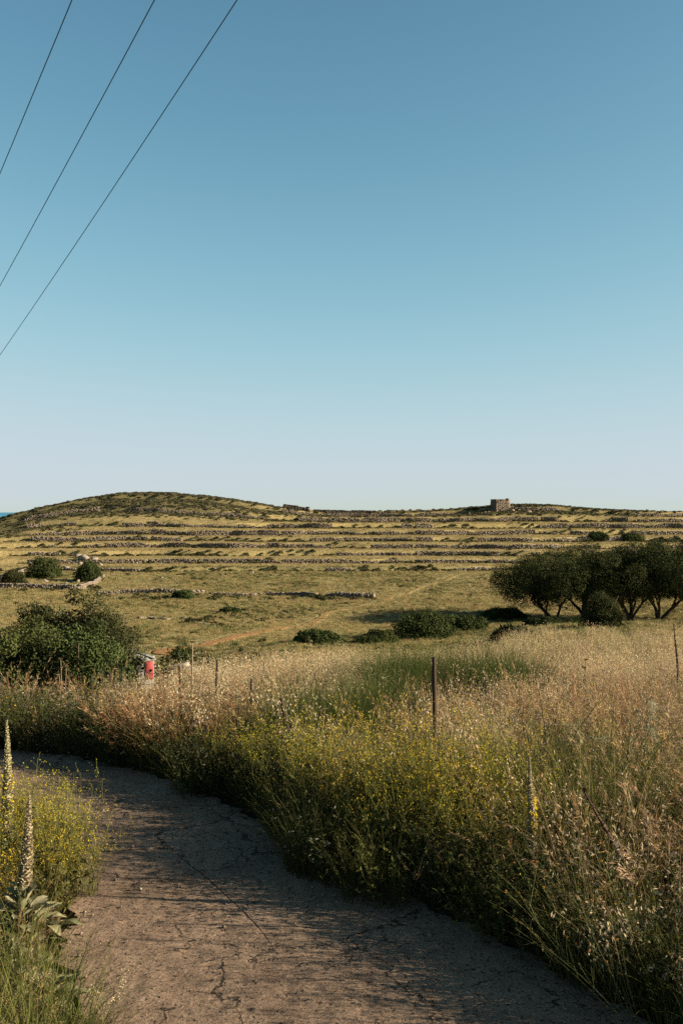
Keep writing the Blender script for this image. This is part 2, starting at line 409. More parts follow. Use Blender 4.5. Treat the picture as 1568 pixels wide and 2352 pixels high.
def sea_mat():
    m, nt, out = new_mat('sea'); L = nt.links.new
    g = N(nt, 'ShaderNodeNewGeometry'); n = N(nt, 'ShaderNodeTexNoise'); n.inputs['Scale'].default_value = .02; n.inputs['Detail'].default_value = 5
    L(g.outputs['Position'], n.inputs['Vector'])
    p = N(nt, 'ShaderNodeBsdfPrincipled'); p.inputs['Base Color'].default_value = (.03, .16, .25, 1); p.inputs['Roughness'].default_value = .45; p.inputs['IOR'].default_value = 1.33
    b = N(nt, 'ShaderNodeBump'); b.inputs['Strength'].default_value = .6; b.inputs['Distance'].default_value = 6; L(n.outputs[0], b.inputs['Height']); L(b.outputs[0], p.inputs['Normal'])
    L(p.outputs[0], out.inputs[0]); return m

# ------------------------------------------------------------------ road geometry
R_ED = np.array([(6.2, -4), (4.4, 0), (3.2, 2.5), (1.5, 4.86), (.58, 6.2), (-.52, 7.8), (-1.28, 8.8), (-2.15, 9.9), (-3.2, 10.65), (-5, 11.2), (-8, 11.6), (-14, 11.8), (-22, 12.2)])
L_ED = np.array([(3.0, -5), (1.0, -.6), (-.25, 2.6), (-1.3, 4.86), (-1.72, 6.2), (-2.4, 7.45), (-3.2, 8.25), (-4.1, 8.75), (-5.2, 9.05), (-6.4, 9.25), (-8.6, 9.5), (-14.2, 9.9), (-22, 10.3)])

def resample(p, n):
    # smooth curve through the points (Catmull-Rom), n samples by index
    t = np.linspace(0, len(p) - 1, n); i = np.clip(t.astype(int), 0, len(p) - 2); f = (t - i)[:, None]
    P = np.concatenate([[2 * p[0] - p[1]], p, [2 * p[-1] - p[-2]]])
    a, b, c, d = P[i], P[i + 1], P[i + 2], P[i + 3]
    return .5 * ((2 * b) + (-a + c) * f + (2 * a - 5 * b + 4 * c - d) * f ** 2 + (-a + 3 * b - 3 * c + d) * f ** 3)

RC = resample(R_ED, 400); LC = resample(L_ED, 400)
POLY = np.concatenate([RC, LC[::-1]])

def in_poly(x, y, poly):
    x = np.asarray(x); y = np.asarray(y); c = np.zeros(x.shape, bool); n = len(poly)
    for i in range(0, n):
        x1, y1 = poly[i]; x2, y2 = poly[(i + 1) % n]
        if y1 == y2: continue
        k = ((y1 > y) != (y2 > y)) & (x < (x2 - x1) * (y - y1) / (y2 - y1) + x1); c ^= k
    return c

def dist_poly(x, y, P):
    d = np.full(np.shape(x), 1e9)
    for i in range(0, len(P) - 4, 4):
        a = P[i]; b = P[i + 4]; ab = b - a; l = ab @ ab
        t = np.clip(((x - a[0]) * ab[0] + (y - a[1]) * ab[1]) / l, 0, 1)
        d = np.minimum(d, np.hypot(x - a[0] - t * ab[0], y - a[1] - t * ab[1]))
    return d

# ------------------------------------------------------------------ ground sheet
PATH_PX = [(352, 1503), (420, 1489), (480, 1476), (560, 1459), (650, 1440), (740, 1416), (800, 1399), (850, 1386), (900, 1371), (960, 1351), (1030, 1330), (1080, 1316), (1150, 1298), (1205, 1284)]
PATH_W = np.array([ray(x, y, 46) for x, y in PATH_PX])
PATH_C = resample(PATH_W, 240)

def ground_colour(x, y):
    n = len(x)
    n1 = fbm(x * .05, y * .05, 21); n2 = fbm(x * .35, y * .22, 22); n3 = fbm(x * 1.3, y * 1.0, 23, 3)
    dry = np.array([.335, .27, .12]); olive = np.array([.23, .21, .085]); straw = np.array([.38, .29, .135]); soil = np.array([.15, .095, .055]); red = np.array([.27, .135, .06])
    w = np.clip((n1 * .6 + n2 * .6 - .35) * 1.8, 0, 1)[:, None]
    c = dry * (1 - w) + olive * w
    s = np.clip((n2 - .58) * 4, 0, .7)[:, None]; c = c * (1 - s) + straw * s
    # the near field floor is litter and soil
    nf = (1 - sstep(26, 44, y))[:, None]; lit = np.array([.115, .08, .042]) * (.7 + .6 * n3[:, None]); c = c * (1 - nf) + lit * nf
    # hill tops: scrub floor
    top = np.clip(sstep(238, 250, y) * np.exp(-((x + 55) / 34.) ** 2) * 1.3 + sstep(250, 258, y) * np.exp(-((x - 52) / 22.) ** 2) * .9 + sstep(190, 225, y) * sstep(-52, -80, x), 0, 1)[:, None]
    c = c * (1 - top * .8) + np.array([.13, .115, .055]) * top * .8
    tr = (sstep(168, 178, y))[:, None] * (1 - top); c = c * (1 - .55 * tr) + np.array([.44, .33, .145]) * (.88 + .24 * n3[:, None]) * .55 * tr
    c = c * (.86 + .28 * n3[:, None])
    return np.clip(c, 0, 1)

def build_ground():
    ys = np.concatenate([np.arange(-30, 4, 2.0), np.arange(4, 16, .2), np.arange(16, 48, .4), np.arange(48, 160, .8), np.arange(160, 282, .35), np.arange(282, 420, 6), [460, 520, 700, 1200]])
    us = np.concatenate([np.linspace(-3.0, -.62, 36, endpoint=False), np.linspace(-.62, .62, 310), np.linspace(.62, 3.0, 37)[1:]])
    Yg, Ug = np.meshgrid(ys, us, indexing='ij'); Xg = Ug * (np.abs(Yg) + 6)
    x = Xg.ravel(); y = Yg.ravel(); z = H(x, y)
    rd = in_poly(x, y, POLY) & (y < 14)
    z = z - np.where(rd, .06, 0)
    nr, nc = Yg.shape
    i = np.arange(nr - 1)[:, None] * nc; j = np.arange(nc - 1)[None]
    q = np.stack([i + j, i + j + 1, i + nc + j + 1, i + nc + j], -1).reshape(-1, 4)
    c = ground_colour(x, y)
    mb = MB(); mb.add(np.stack([x, y, z], -1), q, col=c)
    o = mb.build('ground', M_GROUND, smooth=True)
    tag(o, None, None, kind='structure')
build_ground()

sm = MB(); sm.add([(-90000, 200, -45), (90000, 200, -45), (90000, 100000, -45), (-90000, 100000, -45)], [[0, 1, 2, 3]])
tag(sm.build('sea', sea_mat()), None, None, kind='structure')

def build_path():
    mb = MB(); n = len(PATH_C); tan = nrm(np.gradient(PATH_C, axis=0)); side = np.stack([-tan[:, 1], tan[:, 0]], -1)
    k = 9; tt = np.linspace(-1, 1, k); s = np.arange(n)
    far_ = sstep(62, 120, PATH_C[:, 1]); hw = .68 - .30 * far_ + .4 * (fbm(s * .11, s * 0., 31) - .5) + .35 * (fbm(s * .4, s * 0. + 5, 32) - .5)
    wob_ = (fbm(s * .08, s * 0., 36) - .5) * 1.6 + (fbm(s * .3, s * 0., 37) - .5) * .5
    p = PATH_C[:, None] + side[:, None] * (tt[None, :, None] * hw[:, None, None] + wob_[:, None, None])
    x = p[..., 0].ravel(); y = p[..., 1].ravel()
    edge = np.abs(np.tile(tt, n))
    z = H(x, y) + np.where(edge > .95, -.06, .05)
    i = np.arange(n - 1)[:, None] * k; j = np.arange(k - 1)[None]
    q = np.stack([i + j, i + k + j, i + k + j + 1, i + j + 1], -1).reshape(-1, 4)
    nn = fbm(x * .5, y * .5, 33)[:, None]; far = sstep(60, 110, y)[:, None]
    gr = ((edge < .22) * .5)[:, None]
    c = np.array([.36, .19, .08]) * (.8 + .4 * nn); c = c * (1 - far * .85) + np.array([.27, .205, .08]) * far * .85; c = c * (1 - gr) + np.array([.26, .2, .08]) * gr
    mb.add(np.stack([x, y, z], -1), q, col=c); o = mb.build('dirt_path', M_GROUND, smooth=True); tag(o, None, None, kind='structure')
build_path()

def build_road():
    root = bpy.data.objects.new('road', None); COL.objects.link(root); root['kind'] = 'structure'
    # slabs: s index along 400 samples, two lanes split by a long joint
    s_of = lambda y: int(np.argmin(np.abs(.5 * (RC[:, 1] + LC[:, 1]) - y) + 50 * (np.arange(400) > 330)))
    left = [0, s_of(3.2), s_of(7.3), 330, 399]; right = [0, s_of(2.2), s_of(8.2), 330, 399]
    for lane, cuts in ((0, left), (1, right)):
        for a, b in zip(cuts[:-1], cuts[1:]):
            near = a < 330 and b > 60
            ns = max(12, int((b - a) * (2.2 if near else .3))); nt_ = 70 if near else 8
            s = np.linspace(a, b, ns); 
            f = np.stack([np.interp(s, np.arange(400), LC[:, 0]), np.interp(s, np.arange(400), LC[:, 1])], -1)
            g = np.stack([np.interp(s, np.arange(400), RC[:, 0]), np.interp(s, np.arange(400), RC[:, 1])], -1)
            mid = .47 + .02 * np.sin(s * .05)
            yy_ = .5 * (f[:, 1] + g[:, 1]); gp = .00025 + .0022 * sstep(5.4, 6.2, yy_) * (1 - sstep(7.0, 7.5, yy_)) * (.6 + .8 * fbm(s * .5, s * 0., 48))
            if lane == 0: t0, t1 = np.zeros(ns), mid - gp
            else: t0, t1 = mid + gp, np.ones(ns)
            # ragged outer edges
            rag = (fbm(s * .3, s * 0 + lane * 9, 41) - .5) * .10
            if lane == 0: t0 = t0 + rag
            else: t1 = t1 + rag
            tt = np.linspace(0, 1, nt_)
            T = t0[:, None] + (t1 - t0)[:, None] * tt[None]
            # open cross joint: pull the ends in a little and make them crumble
            p = f[:, None] * (1 - T[..., None]) + g[:, None] * T[..., None]
            dirv = nrm(np.gradient(.5 * (f + g), axis=0))
            wv = (fbm(np.arange(nt_) * .22, np.arange(nt_) * 0. + a, 42) - .5) * .05 + .012
            p[0] += dirv[0] * wv[:, None]; p[-1] -= dirv[-1] * .012
            x = p[..., 0]; y = p[..., 1]
            z = .03 + (fbm(x * 1.2, y * 1.2, 43) - .5) * .05 + (fbm(x * 7, y * 7, 44, 4) - .5) * .016 + (fbm(x * 28, y * 28, 45, 3) - .5) * .006
            edge = np.ones_like(x); edge[0] = edge[-1] = 0; edge[:, 0 if lane else -1] = 1 - .8 * sstep(.001, .004, gp)
            z = z + H(x, y) - (1 - edge) * .004
            top = np.stack([x, y, z], -1)
            mb = MB(); v = top.reshape(-1, 3)
            i = np.arange(ns - 1)[:, None] * nt_; j = np.arange(nt_ - 1)[None]
            q = np.stack([i + j, i + j + 1, i + nt_ + j + 1, i + nt_ + j], -1).reshape(-1, 4)
            # skirt
            ring = np.concatenate([np.arange(nt_), np.arange(1, ns) * nt_ + nt_ - 1, (ns - 1) * nt_ + np.arange(nt_ - 2, -1, -1), np.arange(ns - 2, 0, -1) * nt_])
            hi2 = v[ring] - np.array([0, 0, .0005]); low = v[ring] - np.array([0, 0, .12]); A = len(v); nr_ = len(ring); r1 = np.arange(nr_); r2 = np.roll(r1, -1)
            sk = np.stack([A + r1, A + nr_ + r1, A + nr_ + r2, A + r2], -1)
            mb.add(np.concatenate([v, hi2, low]), np.concatenate([q, sk]), col=(.3, .25, .2))
            me = mb.mesh('slab', M_ROAD)
            sm_ = np.zeros(len(me.polygons), bool); sm_[:len(q)] = True; me.polygons.foreach_set('use_smooth', sm_)
            link('slab', me, root)
build_road()

# ------------------------------------------------------------------ plant prototypes
STORE = {}
def store(name, obs):
    c = bpy.data.collections.new(name)
    for k, me in enumerate(obs):
        o = bpy.data.objects.new('%s_%02d' % (name, k), me); c.objects.link(o)
    STORE[name] = c
    return c

def oat_clump(n, hgt, seed, gold=(.50, .36, .17), spike=(.66, .52, .32), spikes=11, dens=14, wide=.0035, spread=.14, sp=1.0):
    global rng
    rng = np.random.default_rng(seed); mb = MB()
    r = spread * np.sqrt(rng.random(n)); a = U(0, 6.28, n)
    base = np.stack([r * np.cos(a), r * np.sin(a), 0 * r], -1)
    ln = hgt * U(.65, 1.12, n)
    P, D = blades(mb, base, a + U(-1, 1, n), ln, U(0, .22, n), U(.15, .75, n), wide, 6, np.array(gold) * .75, gold, taper=.6)
    # panicle: thin drooping rays with hanging spikelets
    for i in range(n):
        m = spikes; f = U(.55, 1.0, m)
        idx = f * (P.shape[1] - 1); k = np.clip(idx.astype(int), 0, P.shape[1] - 2); w = (idx - k)[:, None]
        o = P[i][k] * (1 - w) + P[i][k + 1] * w
        az = U(0, 6.28, m); ll = U(.03, .10, m) * (1.25 - f * .7)
        p2, d2 = blades(mb, o, az, ll, U(.5, 1.1, m), U(.8, 1.6, m), wide * .45, 2, gold, gold)
        tip = p2[:, -1]
        dr = np.stack([np.cos(az) * .45, np.sin(az) * .45, -np.ones(m) * U(.2, 1.1, m)], -1) + rng.normal(0, .2, (m, 3))
        for q in (-1, 1):
            leaves(mb, tip, dr + np.stack([np.cos(az + 1.57 * q) * .22, np.sin(az + 1.57 * q) * .22, 0 * az], -1), U(.018, .03, m) * sp, U(.005, .008, m) * sp, spike)
    b = dens; r = spread * 1.2 * np.sqrt(rng.random(b)); a = U(0, 6.28, b)
    blades(mb, np.stack([r * np.cos(a), r * np.sin(a), 0 * r], -1), a + U(-1.5, 1.5, b), U(.25, .6, b) * hgt, U(.05, .5, b), U(.5, 2.0, b), U(.004, .008, b), 5, np.array(gold) * .6, np.array(gold) * .95, taper=1)
    return mb.mesh('oat', M_GRASS)

def brome_clump(n, hgt, seed, stem=(.34, .20, .09), head=(.40, .22, .12)):
    global rng
    rng = np.random.default_rng(seed); mb = MB()
    r = .14 * np.sqrt(rng.random(n)); a = U(0, 6.28, n)
    base = np.stack([r * np.cos(a), r * np.sin(a), 0 * r], -1)
    P, D = blades(mb, base, a + U(-1, 1, n), hgt * U(.6, 1.1, n), U(0, .3, n), U(.3, 1.3, n), .003, 7, np.array(stem) * .8, stem, taper=.6)
    for i in range(n):
        m = 16; f = U(.7, 1.0, m); idx = f * (P.shape[1] - 1); k = np.clip(idx.astype(int), 0, P.shape[1] - 2); w = (idx - k)[:, None]
        o = P[i][k] * (1 - w) + P[i][k + 1] * w
        dr = D[i][None] + rng.normal(0, .35, (m, 3)) + np.array([0, 0, -.25])
        leaves(mb, o, dr, U(.035, .06, m), U(.003, .006, m), head)
    b = 12; r = .16 * np.sqrt(rng.random(b)); a = U(0, 6.28, b)
    blades(mb, np.stack([r * np.cos(a), r * np.sin(a), 0 * r], -1), a, U(.2, .5, b) * hgt, U(.05, .5, b), U(.5, 2.2, b), U(.003, .006, b), 4, np.array(stem) * .6, stem, taper=1)
    return mb.mesh('brome', M_GRASS)

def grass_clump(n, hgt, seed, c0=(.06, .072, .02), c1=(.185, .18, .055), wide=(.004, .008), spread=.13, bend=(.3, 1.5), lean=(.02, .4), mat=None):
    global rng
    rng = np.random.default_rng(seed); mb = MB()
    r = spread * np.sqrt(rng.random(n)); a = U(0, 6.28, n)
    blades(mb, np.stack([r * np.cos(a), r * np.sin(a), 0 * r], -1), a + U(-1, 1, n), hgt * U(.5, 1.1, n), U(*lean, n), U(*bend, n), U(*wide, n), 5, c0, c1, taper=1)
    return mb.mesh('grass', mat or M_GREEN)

def weed_clump(n, hgt, seed, stem=(.10, .10, .035), leaf=(.078, .088, .028), ll=(.02, .05), dens=16, flower=None):
    global rng
    rng = np.random.default_rng(seed); mb = MB()
    r = .10 * np.sqrt(rng.random(n)); a = U(0, 6.28, n)
    base = np.stack([r * np.cos(a), r * np.sin(a), 0 * r], -1)
    P, D = blades(mb, base, a, hgt * U(.5, 1.1, n), U(.05, .6, n), U(-.3, .7, n), .004, 6, stem, stem, taper=.5)
    for i in range(n):
        m = dens; f = rng.random(m) ** .8; idx = f * (P.shape[1] - 1); k = np.clip(idx.astype(int), 0, P.shape[1] - 2); w = (idx - k)[:, None]
        o = P[i][k] * (1 - w) + P[i][k + 1] * w
        az = U(0, 6.28, m); dr = np.stack([np.cos(az), np.sin(az), U(-.3, .9, m)], -1)
        leaves(mb, o, dr, U(*ll, m) * (1.2 - .6 * f), U(*ll, m) * .35, leaf, fold=.06)
        # side twig
        m2 = 4; f = U(.4, .95, m2); idx = f * (P.shape[1] - 1); k = np.clip(idx.astype(int), 0, P.shape[1] - 2); o = P[i][k]
        p2, d2 = blades(mb, o, U(0, 6.28, m2), U(.08, .2, m2), U(.3, 1.0, m2), U(-.5, .4, m2), .0025, 3, stem, stem)
        o2 = np.repeat(p2[:, -1], 5, 0); leaves(mb, o2 - .01, rng.normal(0, 1, (len(o2), 3)) + [0, 0, .5], U(*ll, len(o2)) * .7, U(*ll, len(o2)) * .3, leaf)
        if flower is not None:
            o3 = np.repeat(p2[:, -1], 2, 0); leaves(mb, o3, rng.normal(0, 1, (len(o3), 3)) + [0, 0, .8], .014, .011, flower)
    return mb.mesh('weed', M_GREEN)

def scrub_clump(seed, n=170, col=(.050, .052, .022), tip=(.085, .085, .035), flat=.6):
    global rng
    rng = np.random.default_rng(seed); mb = MB()
    d = nrm(rng.normal(size=(n, 3))); d[:, 2] = np.abs(d[:, 2])
    lob = .75 + .5 * fbm(d[:, 0] * 2 + seed, d[:, 1] * 2, seed)
    p = d * (lob * U(.55, 1, n))[:, None] * np.array([.5, .5, .5 * flat])
    w = (p[:, 2] / (.5 * flat))[:, None]
    leaves(mb, p, nrm(np.cross(d, rng.normal(size=(n, 3)))) + d * .4, U(.13, .24, n), U(.08, .14, n), np.clip(np.array(col) * .5 + np.array(tip) * .5, 0, 1) * U(.6, 1.4, (n))[:, None], normal=d + rng.normal(0, .45, (n, 3)))
    return mb.mesh('scrub', M_SCRUB)

def tuft_far(seed, n=26, c0=(.29, .23, .095), c1=(.47, .37, .17)):
    global rng
    rng = np.random.default_rng(seed); mb = MB()
    r = .3 * np.sqrt(rng.random(n)); a = U(0, 6.28, n)
    blades(mb, np.stack([r * np.cos(a), r * np.sin(a), 0 * r], -1), U(0, 6.28, n), U(.25, .55, n), U(0, .4, n), U(.1, .9, n), U(.02, .045, n), 3, c0, c1, taper=.9)
    return mb.mesh('tuft', M_GRASS)

store('oat', [oat_clump(12, .92, 100 + i, gold=g, spike=s) for i, (g, s) in enumerate([((.46, .33, .15), (.74, .60, .38)), ((.50, .35, .16), (.78, .63, .40)), ((.42, .31, .14), (.72, .60, .42)), ((.38, .27, .11), (.58, .46, .26)), ((.46, .30, .13), (.62, .46, .26))])])
store('oatfar', [oat_clump(9, .85, 120 + i, gold=g, spike=s, spikes=7, dens=12, wide=.007, spread=.3, sp=1.9) for i, (g, s) in enumerate([((.46, .33, .15), (.76, .61, .38)), ((.42, .31, .13), (.72, .58, .35)), ((.38, .29, .11), (.66, .52, .29))])])
store('brome', [brome_clump(15, .75, 140 + i, stem=s, head=h) for i, (s, h) in enumerate([((.38, .235, .10), (.46, .30, .16)), ((.32, .225, .10), (.42, .31, .18)), ((.42, .26, .10), (.52, .33, .15)), ((.25, .20, .08), (.36, .27, .15))])])
store('rust', [brome_clump(16, .75, 150 + i, stem=(.42, .20, .07), head=(.50, .27, .11)) for i in range(2)])
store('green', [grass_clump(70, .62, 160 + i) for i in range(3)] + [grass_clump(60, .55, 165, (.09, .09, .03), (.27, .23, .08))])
store('tallgreen', [grass_clump(110, .95, 170 + i, (.026, .046, .011), (.10, .122, .036), (.004, .008), .2, (.2, 1.2), (.0, .45)) for i in range(3)])  # blade bases coloured extra dark, standing in for shadow deep in the patch
store('weed', [weed_clump(9, .5, 180 + i) for i in range(2)] + [weed_clump(8, .6, 185, leaf=(.085, .095, .03)), weed_clump(9, .5, 186, stem=(.12, .09, .04), leaf=(.10, .085, .04)), weed_clump(8, .55, 187, leaf=(.11, .12, .07), ll=(.02, .04))])
store('weedflower', [weed_clump(8, .55, 190, flower=(.75, .55, .05)), weed_clump(8, .6, 191, stem=(.16, .14, .09), leaf=(.17, .16, .10), flower=(.55, .35, .45)), weed_clump(7, .5, 192, leaf=(.12, .12, .07), flower=(.7, .66, .58))])
store('summit', [scrub_clump(230, col=(.075, .075, .04), tip=(.13, .125, .065)), scrub_clump(231, col=(.09, .08, .045), tip=(.15, .135, .075)), scrub_clump(232, col=(.055, .06, .03), tip=(.10, .10, .05))])
store('scrub', [scrub_clump(200 + i) for i in range(3)] + [scrub_clump(204, col=(.075, .06, .03), tip=(.12, .10, .05)), scrub_clump(205, col=(.06, .07, .025), tip=(.12, .13, .05))])
store('tuft', [tuft_far(210 + i) for i in range(2)] + [tuft_far(213, c0=(.20, .185, .07), c1=(.34, .30, .13)), tuft_far(214, c0=(.30, .215, .085), c1=(.47, .34, .16))])
store('greentuft', [tuft_far(220, 30, (.10, .105, .035), (.19, .19, .075)), tuft_far(221, 30, (.13, .13, .045), (.23, .215, .085))])
rng = np.random.default_rng(11)

def gn_tree():
    if 'scatter' in bpy.data.node_groups: return bpy.data.node_groups['scatter']
    ng = bpy.data.node_groups.new('scatter', 'GeometryNodeTree')
    ng.interface.new_socket('Geometry', in_out='INPUT', socket_type='NodeSocketGeometry')
    ng.interface.new_socket('Collection', in_out='INPUT', socket_type='NodeSocketCollection')
    ng.interface.new_socket('Geometry', in_out='OUTPUT', socket_type='NodeSocketGeometry')
    gi = ng.nodes.new('NodeGroupInput'); go = ng.nodes.new('NodeGroupOutput')
    ci = ng.nodes.new('GeometryNodeCollectionInfo'); ci.inputs['Separate Children'].default_value = True; ci.inputs['Reset Children'].default_value = True
    ip = ng.nodes.new('GeometryNodeInstanceOnPoints'); ip.inputs['Pick Instance'].default_value = True
    L = ng.links.new
    def attr(n, t):
        a = ng.nodes.new('GeometryNodeInputNamedAttribute'); a.data_type = t; a.inputs['Name'].default_value = n
        return [s for s in a.outputs if s.enabled and s.name == 'Attribute'][0]
    e = ng.nodes.new('FunctionNodeEulerToRotation')
    L(attr('rot', 'FLOAT_VECTOR'), e.inputs[0]); L(e.outputs[0], ip.inputs['Rotation']); L(attr('scl', 'FLOAT_VECTOR'), ip.inputs['Scale']); L(attr('pick', 'INT'), ip.inputs['Instance Index'])
    L(gi.outputs['Collection'], ci.inputs['Collection']); L(ci.outputs[0], ip.inputs['Instance']); L(gi.outputs['Geometry'], ip.inputs['Points']); L(ip.outputs[0], go.inputs[0])
    return ng

def scatter(name, coll, x, y, scl, label, cat, pick=None, tilt=.12, dz=0.0, zs=None, lean=None):
    n = len(x); z = H(x, y) + dz
    me = bpy.data.meshes.new(name); me.vertices.add(n); me.vertices.foreach_set('co', np.stack([x, y, z], -1).astype(np.float32).ravel())
    rot = np.stack([rng.normal(0, tilt, n), rng.normal(0, tilt, n), U(0, 6.28, n)], -1)
    sc = np.stack([scl, scl, scl * (U(.85, 1.15, n) if zs is None else zs)], -1)
    k = len(STORE[coll].objects)
    pick = rng.integers(0, k, n) if pick is None else pick
    a = me.attributes.new('rot', 'FLOAT_VECTOR', 'POINT'); a.data.foreach_set('vector', rot.astype(np.float32).ravel())
    a = me.attributes.new('scl', 'FLOAT_VECTOR', 'POINT'); a.data.foreach_set('vector', sc.astype(np.float32).ravel())
    a = me.attributes.new('pick', 'INT', 'POINT'); a.data.foreach_set('value', pick.astype(np.int32))
    o = link(name, me); md = o.modifiers.new('scatter', 'NODES'); ng = gn_tree(); md.node_group = ng
    sid = [s.identifier for s in ng.interface.items_tree if s.name == 'Collection'][0]
    md[sid] = STORE[coll]
    return tag(o, label, cat, kind='stuff')

def sample(n, ymin, ymax, umax=.44, upad=1.0):
    """random ground points over the view wedge, uniform per area"""
    y = np.sqrt(U(ymin ** 2, ymax ** 2, n)); x = U(-1, 1, n) * (umax * y + upad); return x, y

def blob(x, y, cx, cy, rx, ry, rot=0.0):
    c, s = math.cos(rot), math.sin(rot); a = ((x - cx) * c + (y - cy) * s) / rx; b = (-(x - cx) * s + (y - cy) * c) / ry
    return np.exp(-(a * a + b * b))

def right_side(x, y):
    """beyond the road, on the field side"""
    inside = in_poly(x, y, POLY)
    dR = dist_poly(x, y, RC); dL = dist_poly(x, y, LC)
    o_ = sstep(.42, .72, fbm(x * 1.1, y * 1.1, 310))
    lapR = inside & (dR < .34 * o_); lapL = inside & (dL < .2 * o_)
    return ((~inside) & (dR < dL)) | lapR, ((~inside) & (dR >= dL)) | lapL, np.minimum(dR, dL), inside

GREEN_BLOBS = [(1.0, 13.3, .75, 1.5), (2.0, 13.2, .7, 1.4), (-.2, 9.8, .55, .55), (.5, 10.6, .5, .6)]
def green_mask(x, y):
    g = 0 * x
    for b in GREEN_BLOBS: g = np.maximum(g, blob(x, y, *b))
    return g
def red_mask(x, y):
    return np.maximum.reduce([blob(x, y, -1.9, 10.4, .9, .7), blob(x, y, 3.0, 10.2, 1.2, 1.6) * .9, .75 * sstep(.5, .75, fbm(x * .5, y * .5, 77)) * (x > -1)])

def clump(x, y, seed, f=1.7): return sstep(.34, .64, fbm(x * f, y * f, seed, 3))
# --- field of oats
x, y = sample(15000, 7.0, 17.0); r_, l_, dd, ins = right_side(x, y)
bank = 1 - sstep(.0, 1.6, dd - (.35 if True else 0))
g = green_mask(x, y); rm = red_mask(x, y)
keep = r_ & (dd > .55) & (rng.random(len(x)) > g * 1.15) & (rng.random(len(x)) < (1 - .8 * rm)) & (rng.random(len(x)) > .75 * sstep(1.0, 2.4, x) * (1 - sstep(9.5, 12.5, y)))
keep &= rng.random(len(x)) < .45 + .55 * sstep(.6, 1.8, dd)
cl = clump(x, y, 301); keep &= rng.random(len(x)) < .4 + .6 * cl
low_ = (x < -2.7 - .12 * (y - 12)); keep &= ~(low_ & (rng.random(len(x)) < .85))
scatter('oat_grass', 'oat', x[keep], y[keep], U(.5, .95, keep.sum()) * (.50 + .30 * sstep(.6, 2.8, dd[keep])) * (.82 + .42 * cl[keep]) * np.where(low_[keep], .6, 1.0) * np.where((x[keep] < -.16 * y[keep]) & (y[keep] > 12.5), .75, 1.0), 'pale dry wild oats filling the field behind the fence', 'grass')
x, y = sample(9500, 16.5, 44.0); keep = rng.random(len(x)) < .35 + .65 * (1 - sstep(30, 44, y)); cl = clump(x, y, 302, .7); keep &= rng.random(len(x)) < .45 + .55 * cl; keep &= ~((x < -4.5) & (y < 20.5) & (rng.random(len(x)) < .8))
scatter('oat_meadow', 'oatfar', x[keep], y[keep], U(.45, .8, keep.sum()) * (.8 + .4 * cl[keep]) * np.where(x[keep] < -.15 * y[keep], .62, 1.0), 'straw-coloured oat meadow sloping away to the bushes', 'grass')
x, y = sample(5200, 4.0, 11.0, .55, 1.0); r_, l_, dd, ins = right_side(x, y); keep = r_ & ~ins & (dd > .15) & (dd < 1.3) & (rng.random(len(x)) < .03)
scatter('tall_oats', 'oat', x[keep], y[keep], U(.95, 1.25, keep.sum()), 'single tall dry oat stalks standing out of the right bank', 'grass')
x = U(-9.2, -6.0, 170); y = U(30.5, 39.5, 170)
scatter('hut_grass', 'oatfar', x, y, U(.75, 1.25, 170), 'taller dry grass standing before the red-hatched hut', 'grass')
# --- red brome
x, y = sample(11000, 2.5, 15.0, .5, 1.5); r_, l_, dd, ins = right_side(x, y); rm = red_mask(x, y)
keep = r_ & (dd > .1) & (rng.random(len(x)) < .14 + .16 * (x > 0) * (y < 8) * (y > 5.8) + .9 * rm * sstep(4.5, 7, y)) & (rng.random(len(x)) > green_mask(x, y)) & (rng.random(len(x)) > 1.25 * np.maximum(blob(x, y, .6, 7.2, 1.1, 1.0), blob(x, y, -.7, 8.6, .7, .5))); cl = clump(x, y, 303, 1.4); keep &= rng.random(len(x)) < .25 + .75 * cl
scatter('brome_grass', 'brome', x[keep], y[keep], U(.55, 1.0, keep.sum()) * (.75 + .4 * cl[keep]) * (1 + .12 * (x[keep] > 0) * (y[keep] < 8)), 'reddish brown dry brome grass along the fence and the right bank', 'grass')
x, y = sample(5000, 8.8, 13.0); keep = rng.random(len(x)) < 1.6 * blob(x, y, -1.7, 10.3, .7, .55); r_, l_, dd, ins = right_side(x, y); keep &= r_ & (dd > .12)
scatter('rust_grass', 'rust', x[keep], y[keep], U(.55, .85, keep.sum()), 'orange-brown dry grass leaning over the road bend', 'grass')
# --- tall green grass
x, y = sample(9000, 8.5, 16); keep = (rng.random(len(x)) < (green_mask(x, y) * (.5 + .9 * fbm(x * 1.5, y * 1.5, 305)) - .26) * 2.6)
r_, l_, dd, ins = right_side(x, y); keep &= r_ & (dd > .7)
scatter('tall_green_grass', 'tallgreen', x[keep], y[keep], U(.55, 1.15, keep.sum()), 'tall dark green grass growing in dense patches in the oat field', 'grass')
# --- green grass on the near right bank, and left verge
x, y = sample(9000, 3.2, 12.0, .5, 1.0); r_, l_, dd, ins = right_side(x, y)
pr = r_ * (dd > .02) * (.85 * np.clip(1.2 - .25 * dd, .15, 1) * (y < 9.0) + .25 * (y >= 9) * (dd < 1.5)); pl = l_ * (dd > .15) * .34
cl = clump(x, y, 304, 2.0); keep = rng.random(len(x)) < (pr * .6 + pl) * (.25 + .75 * cl)
scatter('green_grass', 'green', x[keep], y[keep], U(.5, 1.05, keep.sum()) * (.8 + .35 * cl[keep]) * (1 + .55 * (x[keep] > 0) * (y[keep] < 8) * sstep(.3, 1.2, dd[keep])), 'green grass blades along both verges of the road', 'grass')
